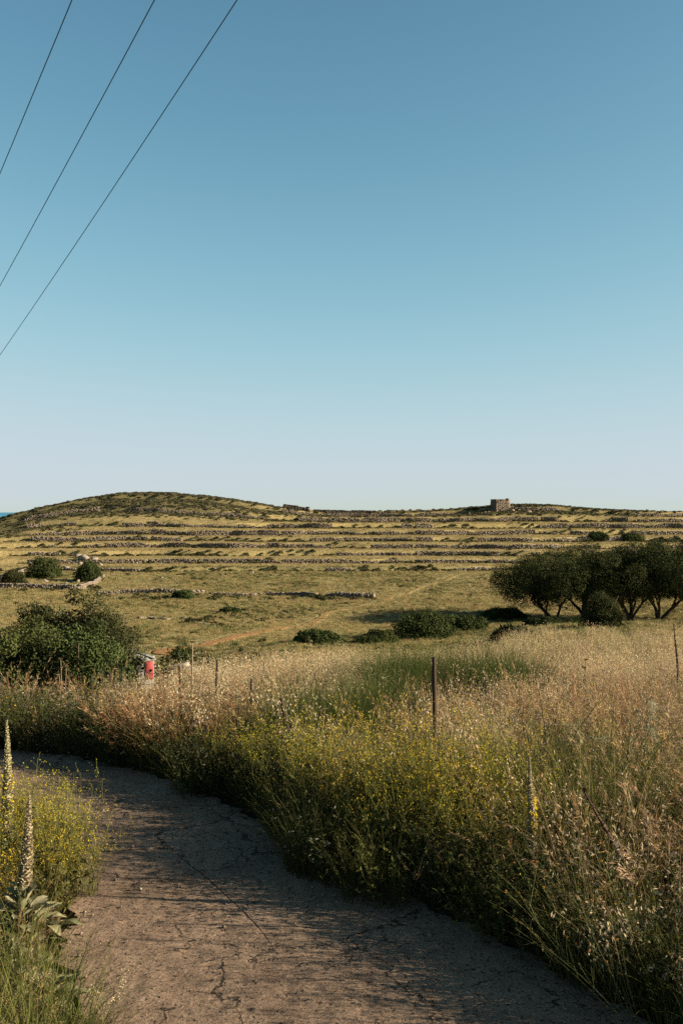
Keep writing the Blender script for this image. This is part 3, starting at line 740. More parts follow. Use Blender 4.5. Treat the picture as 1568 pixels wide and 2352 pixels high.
# --- weeds
x, y = sample(9000, 3.2, 14.0, .5, 1.0); r_, l_, dd, ins = right_side(x, y)
edge = np.exp(-((dd - .35) / .6) ** 2)
keep = ((r_ & ((dd > .0))) & (rng.random(len(x)) < .22 + .75 * edge)) | (l_ & (dd > .15) & (rng.random(len(x)) < .16))
scatter('verge_weeds', 'weed', x[keep], y[keep], U(.6, 1.15, keep.sum()), 'leafy dark green weeds at the foot of the verges', 'weeds')
x, y = sample(2600, 3.5, 14.0, .5, 1.0); r_, l_, dd, ins = right_side(x, y)
keep = r_ & (dd > .2)
scatter('flowering_weeds', 'weedflower', x[keep], y[keep], U(.6, 1.1, keep.sum()), 'small flowering weeds scattered through the verges', 'weeds')
x, y = sample(2600, 3.6, 10.0, .6, 1.0); r_, l_, dd, ins = right_side(x, y); keep = l_ & (dd > .12)
scatter('left_verge_straw', 'brome', x[keep], y[keep], U(.35, .65, keep.sum()), 'short tan straw among the plants of the left verge', 'grass')
# verge across the road on the far left
x, y = sample(5000, 10.0, 17.0, .5, 1.0); keep = (x < -2.6 - .1 * (y - 11)) ; r_, l_, dd, ins = right_side(x, y); keep &= r_ & (dd > .1)
xs, ys = x[keep], y[keep]; kk = rng.random(len(xs)) < .5
scatter('far_verge_weeds', 'weed', xs[kk], ys[kk], U(.5, .95, kk.sum()), 'yellowish green weeds on the far side of the bend', 'weeds', pick=rng.choice([2, 3, 4], kk.sum()))

# --- valley and hillside ground cover
x, y = sample(76000, 40, 172, .43); dp = dist_poly(x, y, PATH_C)
keep = (dp > np.where(y < 75, .75, .35 + .25 * rng.random(len(x)))) & (rng.random(len(x)) < (.30 + .7 * sstep(172, 60, y)))
scatter('valley_grass', 'tuft', x[keep], y[keep], U(.5, 1.0, keep.sum()) * (.65 + .35 * sstep(60, 140, y[keep])), 'short dry grass covering the valley floor', 'grass', zs=U(.35, .95, keep.sum()))
x, y = sample(26000, 42, 172, .43); dp = dist_poly(x, y, PATH_C); nn = fbm(x * .09, y * .05, 61); n2 = fbm(x * .4, y * .3, 62)
keep = (dp > 1.2) & (nn * .6 + n2 * .4 > .54)
scatter('green_tufts', 'greentuft', x[keep], y[keep], U(.5, 1.1, keep.sum()), 'greenish grass patches on the valley floor', 'grass', zs=U(.3, .8, keep.sum()))
x, y = sample(30000, 166, 276, .42)
scatter('hillside_grass', 'tuft', x, y, U(.6, 1.2, len(x)), 'golden dry grass on the terraces', 'grass', zs=U(.25, .55, len(x)), pick=rng.choice([0, 1, 3], len(x)))

# --- scrub on the hill: dense on the summit, the knoll and the left shoulder, in bands along the risers
x, y = sample(52000, 160, 277, .44)
top = np.clip(sstep(238, 249, y) * np.exp(-((x + 55) / 34.) ** 2) * 1.5 + sstep(252, 260, y) * np.exp(-((x - 52) / 24.) ** 2) * 1.2 + sstep(200, 232, y) * sstep(-56, -84, x) * .6, 0, 1)
band = 0 * x
for i, t in enumerate(TER):
    yl = Y0 + (Y1 - Y0) * t + ter_shift(x, i); d = y - yl
    gate = sstep(.46, .57, fbm(x * .10 + i * 5, x * 0 + i * 3, 71, 3)); gone = sstep(.42, .37, fbm(x * .07 + i * 4.3, x * 0 + 9.1 * i, 91, 3))
    band = np.maximum(band, np.exp(-((d + .85) / .5) ** 2) * (.05 + 1.2 * gate + .5 * gone) + .8 * gone * np.exp(-((d + .15) / .35) ** 2))
pch = sstep(.60, .72, fbm(x * .12, y * .12, 73)) * .3
keep = rng.random(len(x)) < np.clip(top * .58 + band * .95 + pch * .03, 0, 1)
ht = keep & (top > .3); keep &= ~ht
scatter('hillside_scrub', 'scrub', x[keep], y[keep], U(.6, 1.25, keep.sum()), 'low dark scrub lining the terraces', 'scrub')
scatter('summit_scrub', 'summit', x[ht], y[ht], U(.6, 1.5, ht.sum()), 'grey-green scrub covering the rounded summit and the tower knoll', 'scrub', zs=U(.5, .85, ht.sum()))
x, y = sample(14000, 60, 168, .44); nn = fbm(x * .12, y * .06, 75); dp = dist_poly(x, y, PATH_C)
keep = (rng.random(len(x)) < .02 + .5 * sstep(.58, .7, nn) * (x < 60)) & (dp > 1.5)
scatter('valley_scrub', 'scrub', x[keep], y[keep], U(.4, .9, keep.sum()), 'small dark tussocks dotted over the valley', 'scrub', zs=U(.5, .9, keep.sum()))

pp = np.array([ray(a, b, 60) for a, b in zip(U(230, 860, 90), U(1366, 1379, 90))] + [ray(a, b, 60) for a, b in zip(U(395, 500, 40), U(1420, 1440, 40))] + [ray(a, b, 80) for a, b in zip(U(0, 230, 40), U(1346, 1358, 40))]); gt = fbm(pp[:, 0] * .3, pp[:, 1] * .1, 88) > .47; pp = pp[gt]
scatter('wall_thickets', 'scrub', pp[:, 0], pp[:, 1], U(.7, 1.4, len(pp)), 'small thickets growing along the ruined valley walls', 'scrub')

# loose gravel on the road
mb = MB(); n = 2600
x = U(-4, 3, n); y = U(4, 11, n); r_, l_, dd, ins = right_side(x, y)
keep = ins & (rng.random(n) < .10 + .9 * np.exp(-dd / .22)); x, y = x[keep], y[keep]; m = len(x); s = .006 + .014 * rng.random(m) ** 2.5
stones(mb, np.stack([x, y, .038 + (fbm(x * 1.2, y * 1.2, 43) - .5) * .05 + (fbm(x * 7, y * 7, 44, 4) - .5) * .016], -1), np.stack([s, s * U(.6, 1, m), s * U(.5, .8, m)], -1), U(0, 3.1, m), jit((.26, .20, .15), m, .5))
tag(mb.build('gravel', M_STONE), 'loose gravel and crumbs lying on the concrete road', 'gravel', kind='stuff')

# ------------------------------------------------------------------ dry stone walls
def wall_mesh(name, path, height, thick=.45, st=.32, seed=0, col=(.33, .27, .20), bury=.15, even=False):
    global rng
    rng = np.random.default_rng(seed)
    mb = MB(); path = np.asarray(path, float); seg = np.linalg.norm(np.diff(path, axis=0), axis=1); s = np.concatenate([[0], np.cumsum(seg)]); Lw = s[-1]
    nrow = max(2, int(round(height / (st * .62)))); hh = height / nrow
    C, S, Rz = [], [], []
    for r in range(nrow):
        p = U(0, st, 1)[0]
        while p < Lw:
            w = st * U(.6, 1.5, 1)[0]
            hvar = height * (0.22 + 1.25 * float(fbm(np.array([p * .22]), np.array([seed * 1.3]), 81)[0]))
            if even: hvar = height * (.9 + .15 * math.sin(p * .9 + seed))
            if r * hh < hvar and (r == 0 or even or rng.random() > .10):
                x = np.interp(p, s, path[:, 0]); y = np.interp(p, s, path[:, 1]); x2 = np.interp(p + .3, s, path[:, 0]); y2 = np.interp(p + .3, s, path[:, 1])
                zz = np.interp(p, s, path[:, 2])
                C.append((x, y, zz - bury + (r + .5) * hh)); S.append((w * 1.3, thick * U(.75, 1.15, 1)[0], hh * U(1.15, 1.6, 1)[0])); Rz.append(math.atan2(y2 - y, x2 - x) + U(-.2, .2, 1)[0])
            p += w * .92
    if not C: return None
    cc = jit(col, len(C), .18); wh = rng.random(len(C)) < .10; cc[wh] *= 1.25
    stones(mb, np.array(C), np.array(S), np.array(Rz), np.clip(cc, 0, .75), .16, .12)
    return mb.mesh(name, M_STONE)

ORD = ['lowest', 'second lowest', 'third from the bottom', 'fourth from the bottom', 'middle', 'fourth from the top', 'third from the top', 'second highest', 'highest']
XS = [(-84, -52, 'at its far left end'), (-52, -16, 'below the rounded summit'), (-16, 20, 'in the middle of the slope'), (20, 54, 'below the stone tower'), (54, 100, 'at its right end')]
for i, t in enumerate(TER):
    yc = Y0 + (Y1 - Y0) * t; zt = tread_z(i); zb = (tread_z(i - 1) if i else ZA - .35) + .10
    for j, (xa, xb, wh) in enumerate(XS):
        f = yc / 270.0
        xs = np.arange(xa * f, xb * f - .5, .5)
        if i >= 8 and xb <= -16: continue
        on = fbm(xs * .07 + i * 4.3, xs * 0 + 9.1 * i, 91, 3)
        C = []
        root = None
        # runs of standing wall with fallen gaps between them
        runs = np.split(np.arange(len(xs)), np.where(np.diff((on > .39).astype(int)) != 0)[0] + 1)
        for rn in runs:
            if len(rn) < 4 or on[rn[0]] <= .39: continue
            px = xs[rn]; py = yc + ter_shift(px, i) - .55; pz = H(px, py - .6)
            me = wall_mesh('wall_section', np.stack([px, py, pz], -1), (zt - zb) * 1.1 * (.8 + .35 * float(vnoise(np.array([px[0]]), np.array([i]), 3)[0])), .5, .26, 300 + i * 50 + j * 7 + int(rn[0]) % 7, (.20, .162, .12))
            if me is None: continue
            if root is None: root = thing('terrace_wall', (float(xs[0]), yc, h1(float(xs[0]), yc - 1)), 'dry stone terrace wall, %s row, %s' % (ORD[i], wh), 'stone wall', 'terrace walls on the hill'); root['kind'] = 'thing'
            o = link('wall_section', me, root); o.location = tuple(-v for v in root.location); o['kind'] = 'stuff'

def px_wall(name, pts, height, label, st=.3, seed=1, dmin=40, dist=None, col=(.22, .175, .13), thick=.5, group=None):
    P = []
    for k, p in enumerate(pts):
        x, y = ray(p[0], p[1], dmin) if dist is None else at(p[0], dist[k])
        P.append((x, y))
    P = np.array(P); P = resample(P, 10 * len(P)) if len(P) > 2 else resample(P, 20)
    me = wall_mesh(name, np.stack([P[:, 0], P[:, 1], H(P[:, 0], P[:, 1])], -1), height, thick, st * .8, seed, col)
    return tag(link(name, me), label, 'stone wall', group, 'thing')

G2 = 'ruined walls on the valley floor'
px_wall('field_wall', [(225, 1367), (300, 1365), (390, 1363), (470, 1364)], .75, 'low tumbled field wall on the valley floor, left of the dark round bush', .3, 401, group=G2)
px_wall('field_wall', [(480, 1366), (560, 1369), (600, 1368)], .45, 'broken field wall stub right of the small dark valley bush', .3, 402, group=G2)
px_wall('field_wall', [(612, 1369), (680, 1369), (725, 1371)], .6, 'short standing field wall with bare red earth above it', .32, 403, group=G2)
px_wall('field_wall', [(745, 1371), (800, 1373), (858, 1374)], .75, 'dark field wall end nearest the dirt path', .34, 404, group=G2, col=(.25, .2, .15))
px_wall('field_wall', [(0, 1351), (70, 1352), (130, 1353), (190, 1352), (225, 1338), (238, 1325)], .8, 'curved stone wall enclosing the three round bushes at left', .32, 405, 90, group=G2)
px_wall('field_wall', [(0, 1338), (20, 1322), (60, 1312)], .7, 'stone wall climbing behind the leftmost round bush', .3, 406, 90, group=G2)
px_wall('field_wall', [(420, 1420), (455, 1432), (490, 1440)], .25, 'low overgrown bank of stones beside the start of the dirt path', .3, 407, 60, group=G2, col=(.2, .17, .11))
px_wall('field_wall', [(312, 1421), (350, 1421), (385, 1424)], .3, 'low stone line just behind the large left shrub', .28, 408, 60, group=G2)
px_wall('verge_wall', [(-60, 0), (0, 0), (60, 0), (120, 0), (150, 0)], .85, 'tumbled low stone wall at the left edge below the fig branches', .2, 409, dist=[19.0, 19.2, 19.5, 20.2, 21.0], thick=.4, col=(.40, .33, .25))
# ridge walls against the sky, shade of their near side in the stone colour
def ridge_wall(xa, xb, hgt, label, seed):
    xs = np.arange(xa, xb, .4); ys = np.full(len(xs), 267.5); me = wall_mesh('ridge_wall', np.stack([xs, ys, H(xs, ys)], -1), hgt, .6, .36, seed, (.085, .07, .05), even=True)
    tag(link('ridge_wall', me), label, 'stone wall', 'walls on the skyline', 'thing')
ridge_wall(-15.6, -8.6, 1.35, 'short stone wall with painted-in shade on the skyline between summit and tower', 421)
ridge_wall(-7.4, 9.5, .8, 'long thin stone wall tapering along the skyline', 422)
ridge_wall(9.9, 26, .35, 'low broken skyline wall just left of the tower knoll', 423)

# ------------------------------------------------------------------ stone tower
def build_tower():
    tx, ty = at(1148, 266.0); tz = h1(tx, ty - 2.5)
    root = thing('ruined_tower', (tx, ty, tz), 'square ruined stone tower on the skyline knoll', 'tower', rz=math.radians(7))
    w, d, hgt, st = 3.7, 3.7, 3.3, .24
    def side(name, a, b, hf, seed):
        global rng
        rng = np.random.default_rng(seed); C, S, Z = [], [], []
        a = np.array(a); b = np.array(b); Ls = np.linalg.norm(b - a); rows = 19; rh = 4.0 / rows
        for r in range(rows):
            p = U(0, .3, 1)[0]
            while p < Ls:
                wd = st * U(.6, 1.6, 1)[0]; f = p / Ls
                if (r + .5) * rh - .3 < hf(f):
                    q = a + (b - a) * f; k = 1 - .05 * r * rh / 3
                    C.append((q[0] * k, q[1] * k, r * rh - .3)); S.append((wd * 1.3, .75, rh * U(1.15, 1.45, 1)[0])); Z.append(math.atan2(b[1] - a[1], b[0] - a[0]) + U(-.08, .08, 1)[0])
                p += wd * .93
        mb = MB(); cc = jit((.25, .19, .135), len(C), .22); stones(mb, np.array(C), np.array(S), np.array(Z), np.clip(cc, 0, .7), .08, .05)
        o = mb.build(name, M_STONE, root)
    A, B, Cc, Dd = (-w / 2, -d / 2), (w / 2, -d / 2), (w / 2, d / 2), (-w / 2, d / 2)
    side('wall', A, B, lambda f: 3.3 + .28 * sstep(.78, .9, f), 431)
    side('wall', A, Dd, lambda f: 3.3 - .12 * sstep(.2, .5, f), 432)
    side('wall', B, Cc, lambda f: 3.2 - .5 * f, 433)
    side('wall', Dd, Cc, lambda f: 2.5 + .2 * math.sin(f * 9), 434)
    mb = MB(); mb.add(BOX * np.array([w * .93, d * .93, 3.3]) + np.array([0, 0, 1.45]), BQ, col=(.24, .185, .13)); mb.build('rubble_core', M_STONE, root)
    return tx, ty, tz
TX, TY, TZ = build_tower()
# fallen rocks round the tower foot
rocks = [(-8.6, -2.5, 1.0, .8), (-6.9, -2.6, .6, .5), (-5.4, -3.0, .7, .4), (-4.4, -2.8, .9, .55), (-3.5, -3.3, 1.3, .6), (-1.6, -4.1, .8, .45), (.6, -4.3, .9, .4), (2.6, -4.2, 1.5, .7), (4.4, -3.8, 1.3, .5), (9.2, -3.2, 1.2, .6), (6.0, -8.0, 1.6, .8)]
rl = ['dark upright rock standing furthest left of the tower', 'small rock second from the left of the tower', 'low brownish rock third from the left of the tower', 'mid-sized rock a few steps left of the tower', 'broad rock touching the left foot of the tower', 'small pale rock under the tower front', 'flat pale rock below the middle of the tower front', 'large slab leaning at the right foot of the tower', 'flat slab just right of the tower', 'reddish rock further right of the tower', 'pale boulder in the scrub below the tower']
for k, (dx, dy, w_, h_) in enumerate(rocks):
    mb = MB(); boulder(mb, (0, 0, h_ * .25), (w_ * .6, w_ * .5, h_ * .6), 440 + k, (.36, .27, .19) if k else (.16, .13, .10))
    tag(mb.build('rock', M_ROCK, loc=(TX + dx, TY + dy, h1(TX + dx, TY + dy))), rl[k], 'rock', 'fallen rocks round the tower')
# pale outcrop at left, by the round bushes
outs = [(70, 1296, 2.6, .8), (88, 1283, 2.0, .45), (122, 1290, 2.2, .6), (130, 1306, 3.2, 1.3), (150, 1309, 2.6, 1.2), (178, 1281, 2.8, 1.4), (195, 1286, 3.6, 2.2), (215, 1288, 2.6, 1.6), (186, 1297, 1.6, 1.0), (232, 1299, 1.5, .9), (105, 1337, 1.5, 1.0), (180, 1338, 1.0, .9), (152, 1341, .9, .6), (270, 1312, 1.1, 1.0), (280, 1312, 1.3, 1.2), (492, 1310, 1.6, .9), (578, 1317, 1.3, .6), (372, 1328, 1.0, .5)]
on_ = ['flat pale boulder at the left of the outcrop', 'thin rock slab above the leftmost pale boulder', 'flat pale slab between the outcrop boulders', 'bulky cream boulder right above the left bush', 'cream boulder adjoining the bulky one', 'whitish boulder at the top left of the large outcrop', 'largest whitish boulder of the outcrop', 'grey boulder closing the outcrop on the right', 'small boulder at the foot of the large outcrop', 'small pale rock above the right round bush', 'pale rock right of the leftmost bush', 'white rock between the two larger round bushes', 'small rock low between the bushes', 'upright pale rock right of the outcrop', 'second upright pale rock right of the outcrop', 'brown mound of stones below the lowest terrace wall', 'small tan rock alone on the grass below the terraces', 'small pale rock left of the brown stone mound']
for k, (px_, py_, w_, h_) in enumerate(outs):
    X, Y = ray(px_, py_, 80)
    mb = MB(); boulder(mb, (0, 0, h_ * .2), (w_ * .36, w_ * .33, h_ * .42), 470 + k, (.31, .26, .20) if k != 15 else (.26, .2, .14))
    tag(mb.build('boulder', M_ROCK, loc=(X, Y, h1(X, Y))), on_[k], 'rock', 'boulders at the foot of the hill')

# ------------------------------------------------------------------ bushes and trees
def fib(k, zlo):
    i = np.arange(k) + .5; z = zlo + (1 - zlo) * (1 - i / k); a = i * 2.39996
    d = np.stack([np.sqrt(1 - z * z) * np.cos(a), np.sqrt(1 - z * z) * np.sin(a), z], -1)
    return nrm(d + rng.normal(0, .55 / math.sqrt(k), (k, 3)))

def crown_leaves(mb, cen, rad, n, size, col, tip, seed, up=.25):
    """leafy clumps: cen (k,3), rad (k,)"""
    k = len(cen); idx = np.repeat(np.arange(k), n); m = len(idx)
    d = nrm(rng.normal(size=(m, 3))); rr = rad[idx] * U(.62, 1.06, m)
    p = cen[idx] + d * rr[:, None] * np.array([1, 1, .85])
    tone = U(.65, 1.35, k)[idx][:, None] * U(.88, 1.12, m)[:, None]
    c = (np.array(col) * .45 + np.array(tip) * .55) * tone
    tg = nrm(np.cross(d, rng.normal(size=(m, 3)))) + np.array([0, 0, up]) + d * U(.0, .9, m)[:, None]
    leaves(mb, p, tg, size * U(.7, 1.3, m), size * .5 * U(.7, 1.2, m), np.clip(c, 0, 1), fold=.08, normal=d + np.array([0, 0, .25]) + rng.normal(0, .30, (m, 3)))

def dome_bush(name, x, y, rx, ry, hz, seed, label, leaf=.10, n=60, col=(.030, .045, .016), tip=(.055, .075, .028), cl=.30, mat=None, group=None, rough=.35, stems=True, flat=False):
    global rng
    rng = np.random.default_rng(seed)
    root = thing(name, (x, y, h1(x, y) - .05), label, 'bush', group)
    area = 2 * math.pi * ((rx * ry) ** 1.6 / 3 + 2 * ((.5 * (rx + ry)) * hz) ** 1.6 / 3) ** (1 / 1.6) / 1.0
    crad = cl * max(.5, min(1.3, hz / 1.3)); k = int(np.clip(area / (crad ** 2) * .62, 22, 320)); n = int(n * 1.5)
    d = fib(k, .02)
    lob = 1 + rough * (fbm(d[:, 0] * 1.6 + seed, d[:, 1] * 1.6 + d[:, 2] * 1.3, seed, 3) - .5) * 2
    cen = d * np.array([rx, ry, hz]) * (lob * .92 * U(.85, 1.08, k))[:, None]; cen = cen - d * crad * .6
    cen[:, 2] = np.maximum(cen[:, 2], .08 * hz)
    inn = int(k * .35); ci = nrm(rng.normal(size=(inn, 3))) * (rng.random((inn, 1)) ** .5) * .7 * np.array([rx, ry, hz]); ci[:, 2] = np.abs(ci[:, 2])
    leaf *= 1.05; n = int(n * 1.7); mb = MB(); crown_leaves(mb, cen, crad * U(.7, 1.25, k), n, leaf, col, tip, seed)
    crown_leaves(mb, ci, crad * U(.8, 1.3, inn) * 1.4, n // 4, leaf * 2.2, np.array(col) * .9, col, seed)  # inner leaves in a darker colour, painting shade into the crown's core
    mb.build('crown', mat or M_LEAF, root)
    mb = MB()
    for s in range(9):
        a = U(0, 6.28, 1)[0]; e = np.array([math.cos(a) * rx * .7, math.sin(a) * ry * .7, hz * U(.4, .85, 1)[0]]); t = np.linspace(0, 1, 5)[:, None]
        p = e * np.concatenate([t ** 1.3, t ** 1.3, t], 1) + rng.normal(0, .03 * hz, (5, 3)) * t
        tube(mb, p, np.linspace(.05, .012, 5) * max(.5, hz / 1.6), 5, (.09, .07, .05))
    mb.build('stem', M_BARK, root)
    return root

DK, DKT = (.034, .045, .016), (.082, .10, .036)
X, Y = ray(725, 1478, 46); dome_bush('round_bush', X, Y, 1.75, 1.3, 1.0, 501, 'low dark rounded bush alone in the meadow right of centre-left', .12, 60, DK, DKT, group='low rounded bushes')
X, Y = ray(866, 1478, 46); dome_bush('round_bush', X, Y, 1.45, 1.2, .95, 502, 'small dark bush tucked left of the biggest rounded bush', .12, 60, DK, DKT, group='low rounded bushes')
X, Y = ray(972, 1468, 46); dome_bush('round_bush', X, Y, 2.5, 2.0, 2.2, 503, 'largest dark rounded bush in the middle of the meadow', .12, 70, DK, DKT, cl=.36, group='low rounded bushes')
X, Y = ray(1062, 1448, 46); dome_bush('round_bush', X, Y, 2.0, 1.6, 1.2, 504, 'bush touching the largest rounded bush on its right', .12, 60, DK, DKT, group='low rounded bushes')
X, Y = ray(1150, 1422, 46); dome_bush('round_bush', X, Y, 2.3, 1.8, 1.2, 505, 'flat green bush furthest back, left of the trees', .12, 60, (.032, .046, .016), (.062, .082, .028), group='low rounded bushes')
X, Y = ray(1172, 1472, 40); dome_bush('round_bush', X, Y, 1.4, 1.1, .9, 506, 'shaded low bush in front of the leftmost tree', .11, 60, DK, (.04, .045, .022), group='low rounded bushes')  # leaf tips darkened so the colour carries the bush's shade
X, Y = ray(420, 1376, 80); dome_bush('round_bush', X, Y, 1.5, 1.3, 1.2, 507, 'small dark bush beside the ruined valley wall', .16, 40, DK, DKT)
X, Y = ray(530, 1408, 70); dome_bush('round_bush', X, Y, 1.2, 1.0, .6, 508, 'tiny green bush on the valley floor above the path', .14, 36, DK, DKT)
X, Y = ray(105, 1326, 90); dome_bush('round_bush', X, Y, 2.7, 2.4, 3.3, 509, 'largest of the three round bushes inside the curved wall', .2, 50, DK, DKT, cl=.45, group='round bushes in the enclosure')
X, Y = ray(204, 1334, 90); dome_bush('round_bush', X, Y, 2.1, 2.0, 3.0, 510, 'right of the three round bushes inside the curved wall', .2, 50, DK, DKT, cl=.42, group='round bushes in the enclosure')
X, Y = ray(30, 1344, 90); dome_bush('round_bush', X, Y, 2.1, 1.8, 2.1, 511, 'leftmost of the three round bushes with a dry brown side', .2, 50, (.04, .042, .018), (.065, .07, .03), cl=.4, group='round bushes in the enclosure')
X, Y = ray(1372, 1236, 150); dome_bush('round_bush', X, Y, 2.6, 2.0, 1.3, 512, 'dark bush on the upper terraces at the left of two', .26, 36, DK, DKT, cl=.5, group='bushes on the upper terraces')
X, Y = ray(1452, 1241, 150); dome_bush('round_bush', X, Y, 2.6, 2.0, 1.5, 513, 'dark bush on the upper terraces at the right of two', .26, 36, DK, DKT, cl=.5, group='bushes on the upper terraces')
X, Y = at(424, 30.0); dome_bush('round_bush', X, Y, .85, .75, EYE - (1480 - 1176) * K * Y - h1(X, Y) + .1, 514, 'dark bush standing behind the rock heap by the red-hatched hut', .09, 70, (.030, .040, .015), (.065, .08, .03), cl=.26)
X, Y = at(468, 30.5); dome_bush('round_bush', X, Y, .45, .45, EYE - (1478 - 1176) * K * Y - h1(X, Y) + .1, 515, 'lighter green bush just right of the one behind the rock heap', .09, 70, (.05, .06, .022), (.09, .10, .04), cl=.24)

# big shrubs at left
def big_shrub(x, y, rx, ry, hz, seed, label, col, tip, leaf, n):
    dome_bush('large_shrub', x, y, rx, ry, hz, seed, label, leaf, n, col, tip, cl=.31, rough=.38, group='large shrubs at the left')
X, Y = at(60, 27.5); big_shrub(X, Y, 2.4, 1.7, 2.45, 521, 'bright green dense shrub at the left behind the stone wall', (.032, .046, .014), (.085, .096, .034), .085, 130)
X, Y = at(195, 27.0); big_shrub(X, Y, 1.5, 1.4, 2.4, 522, 'green dense shrub left of the red-hatched hut', (.032, .046, .014), (.085, .096, .034), .085, 130)
X, Y = at(128, 32.0); big_shrub(X, Y, 2.0, 1.7, 3.5, 523, 'tall dull brown-green shrub rising behind the left shrubs', (.040, .042, .018), (.070, .074, .030), .085, 110)
X, Y = at(228, 31.5); big_shrub(X, Y, 1.5, 1.3, 3.6, 524, 'second dull shrub behind, further right', (.040, .042, .018), (.070, .074, .030), .085, 110)
X, Y = at(276, 30.0); big_shrub(X, Y, .6, .7, 2.7, 525, 'thin wispy shrub partly covering the hut', (.042, .046, .02), (.075, .08, .034), .08, 90)

# fig branches at the left edge
def fig(x, y, seed, label):
    global rng
    rng = np.random.default_rng(seed); root = thing('fig_shrub', (x, y, h1(x, y)), label, 'shrub', 'fig shrubs by the stone wall')
    lf = MB()
    for s in range(9):
        a = U(0, 6.28, 1)[0]; L = U(.5, .95, 1)[0]; t = np.linspace(0, 1, 7)[:, None]
        p = np.concatenate([np.cos(a) * t * L * .7, np.sin(a) * t * L * .7, .15 + t ** .7 * L * .8], 1) + np.cumsum(rng.normal(0, .03, (7, 3)), 0)
        mb = MB(); tube(mb, p, np.linspace(.022, .008, 7), 6, (.34, .31, .27)); mb.build('branch', M_BARK, root)
        m = 7; o = p[rng.integers(3, 7, m)]; dr = rng.normal(0, .6, (m, 3)) + [0, 0, .5]
        leaves(lf, o, dr, U(.10, .17, m), U(.08, .13, m), (.10, .13, .035), fold=.1)
    lf.build('foliage', M_LEAF, root)
X, Y = at(20, 19.6); fig(X, Y, 531, 'bare grey fig branches at the left picture edge'); X, Y = at(100, 20.2); fig(X, Y, 532, 'leafy fig shrub with pale twisted branches above the stone wall')

# trees at right
def tree(x, y, hgt, rad, seed, label, nst=5, dx=0.0):
    global rng
    rng = np.random.default_rng(seed); z0 = h1(x, y) - .05
    root = thing('carob_tree', (x, y, z0), label, 'tree', 'trees on the right')
    tips = []
    for s in range(nst):
        a = 6.28 * s / nst + U(-.4, .4, 1)[0]; reach = rad * U(.15, .5, 1)[0]; top = hgt * U(.26, .42, 1)[0]
        t = np.linspace(0, 1, 8); px_ = .10 * np.cos(a) + np.cos(a) * reach * t ** 1.2 + dx * t; py_ = .10 * np.sin(a) + np.sin(a) * reach * t ** 1.2; pz_ = top * t ** .9
        p = np.stack([px_, py_, pz_], -1) + np.cumsum(rng.normal(0, .085, (8, 3)) * [1, 1, .4], 0) * t[:, None]
        mb = MB(); r0 = U(.13, .24, 1)[0]; tube(mb, p, np.linspace(r0, r0 * .5, 8), 8, (.075, .058, .045)); tr_ = mb.build('trunk', M_BARK, root)
        for b in range(4):
            a2 = a + U(-1.0, 1.0, 1)[0]; k0 = rng.integers(3, 8); s0 = p[k0]; e = np.array([math.cos(a2) * rad * U(.5, .85, 1)[0] + dx, math.sin(a2) * rad * U(.5, .85, 1)[0], hgt * U(.5, .8, 1)[0]])
            tt = np.linspace(0, 1, 6)[:, None]; q = s0 * (1 - tt) + e * tt + np.cumsum(rng.normal(0, .04, (6, 3)), 0) * tt; q[:, 2] += .18 * np.sin(tt[:, 0] * 3.14)
            mb = MB(); tube(mb, q, np.linspace(r0 * .45, .02, 6), 6, (.07, .055, .042)); mb.build('limb', M_BARK, tr_); tips.append(e)
    k = 62; d = fib(k, -.7)
    lob = 1 + .45 * (fbm(d[:, 0] * 2.0 + seed, d[:, 1] * 2.0 + d[:, 2] * 1.5, seed, 3) - .5) * 2
    cen = d * np.array([rad, rad, hgt * .34]) * (lob * U(.62, 1.12, k))[:, None]; cen[:, 2] = np.where(cen[:, 2] < 0, cen[:, 2] * .95, cen[:, 2] * .95) + hgt * .52; cen[:, 0] += dx
    ki = 16; ci = nrm(rng.normal(size=(ki, 3))) * U(.1, .6, (ki))[:, None] * np.array([rad, rad, hgt * .3]); ci[:, 2] += hgt * .52; ci[:, 0] += dx; 
    lr = rad * .23 * U(.65, 1.35, k)
    mb = MB(); crown_leaves(mb, cen, lr, 760, .145, (.020, .026, .010), (.068, .076, .030), seed, .5)
    crown_leaves(mb, ci, np.full(ki, rad * .28), 300, .24, (.030, .034, .014), (.05, .056, .022), seed, .2)  # core leaves tinted darker to paint the shade inside the crown
    mb.build('crown', M_FOREST, root)

tl = [(1272, 1430, 3.9, 2.55, 'leftmost tree of the right-hand group with splayed bare stems', -.45), (1345, 1424, 4.3, 2.6, 'second tree from the left, half hidden behind the round bush', -.2), (1445, 1428, 4.3, 2.5, 'tree with the crooked trunk right of the round bush', 0), (1512, 1428, 4.5, 2.6, 'tree with the thick forked trunk near the right edge', .2), (1600, 1425, 4.7, 2.4, 'rightmost tree, cut off by the picture edge', .3)]
for k, (px_, py_, hh_, rr_, lab, dx_) in enumerate(tl):
    X, Y = ray(px_, py_, 38); tree(X, Y, hh_ * .97 * Y / 50, rr_ * 1.04 * Y / 50, 541 + k, lab, 3 + k % 3, dx_)
X, Y = ray(1385, 1442, 38); dome_bush('tall_bush', X, Y, 1.0 * Y / 46, .9 * Y / 46, 1.75 * Y / 46, 551, 'rounded olive-green bush standing in front of the trees', .09, 110, (.030, .034, .014), (.075, .078, .032), cl=.3, rough=.3)

X, Y = ray(1250, 1440, 38); dome_bush('round_bush', X, Y, 1.7, 1.2, .7, 552, 'flat shade-coloured undergrowth at the foot of the leftmost tree', .1, 50, DK, (.045, .05, .022))  # leaf colour darkened for the shadow under the trees
X, Y = ray(1325, 1436, 38); dome_bush('round_bush', X, Y, 1.3, 1.0, .55, 553, 'shade-coloured undergrowth between the first two trees', .1, 50, DK, (.045, .05, .022))  # same dark leaf tint, painting the shadow between the trunks

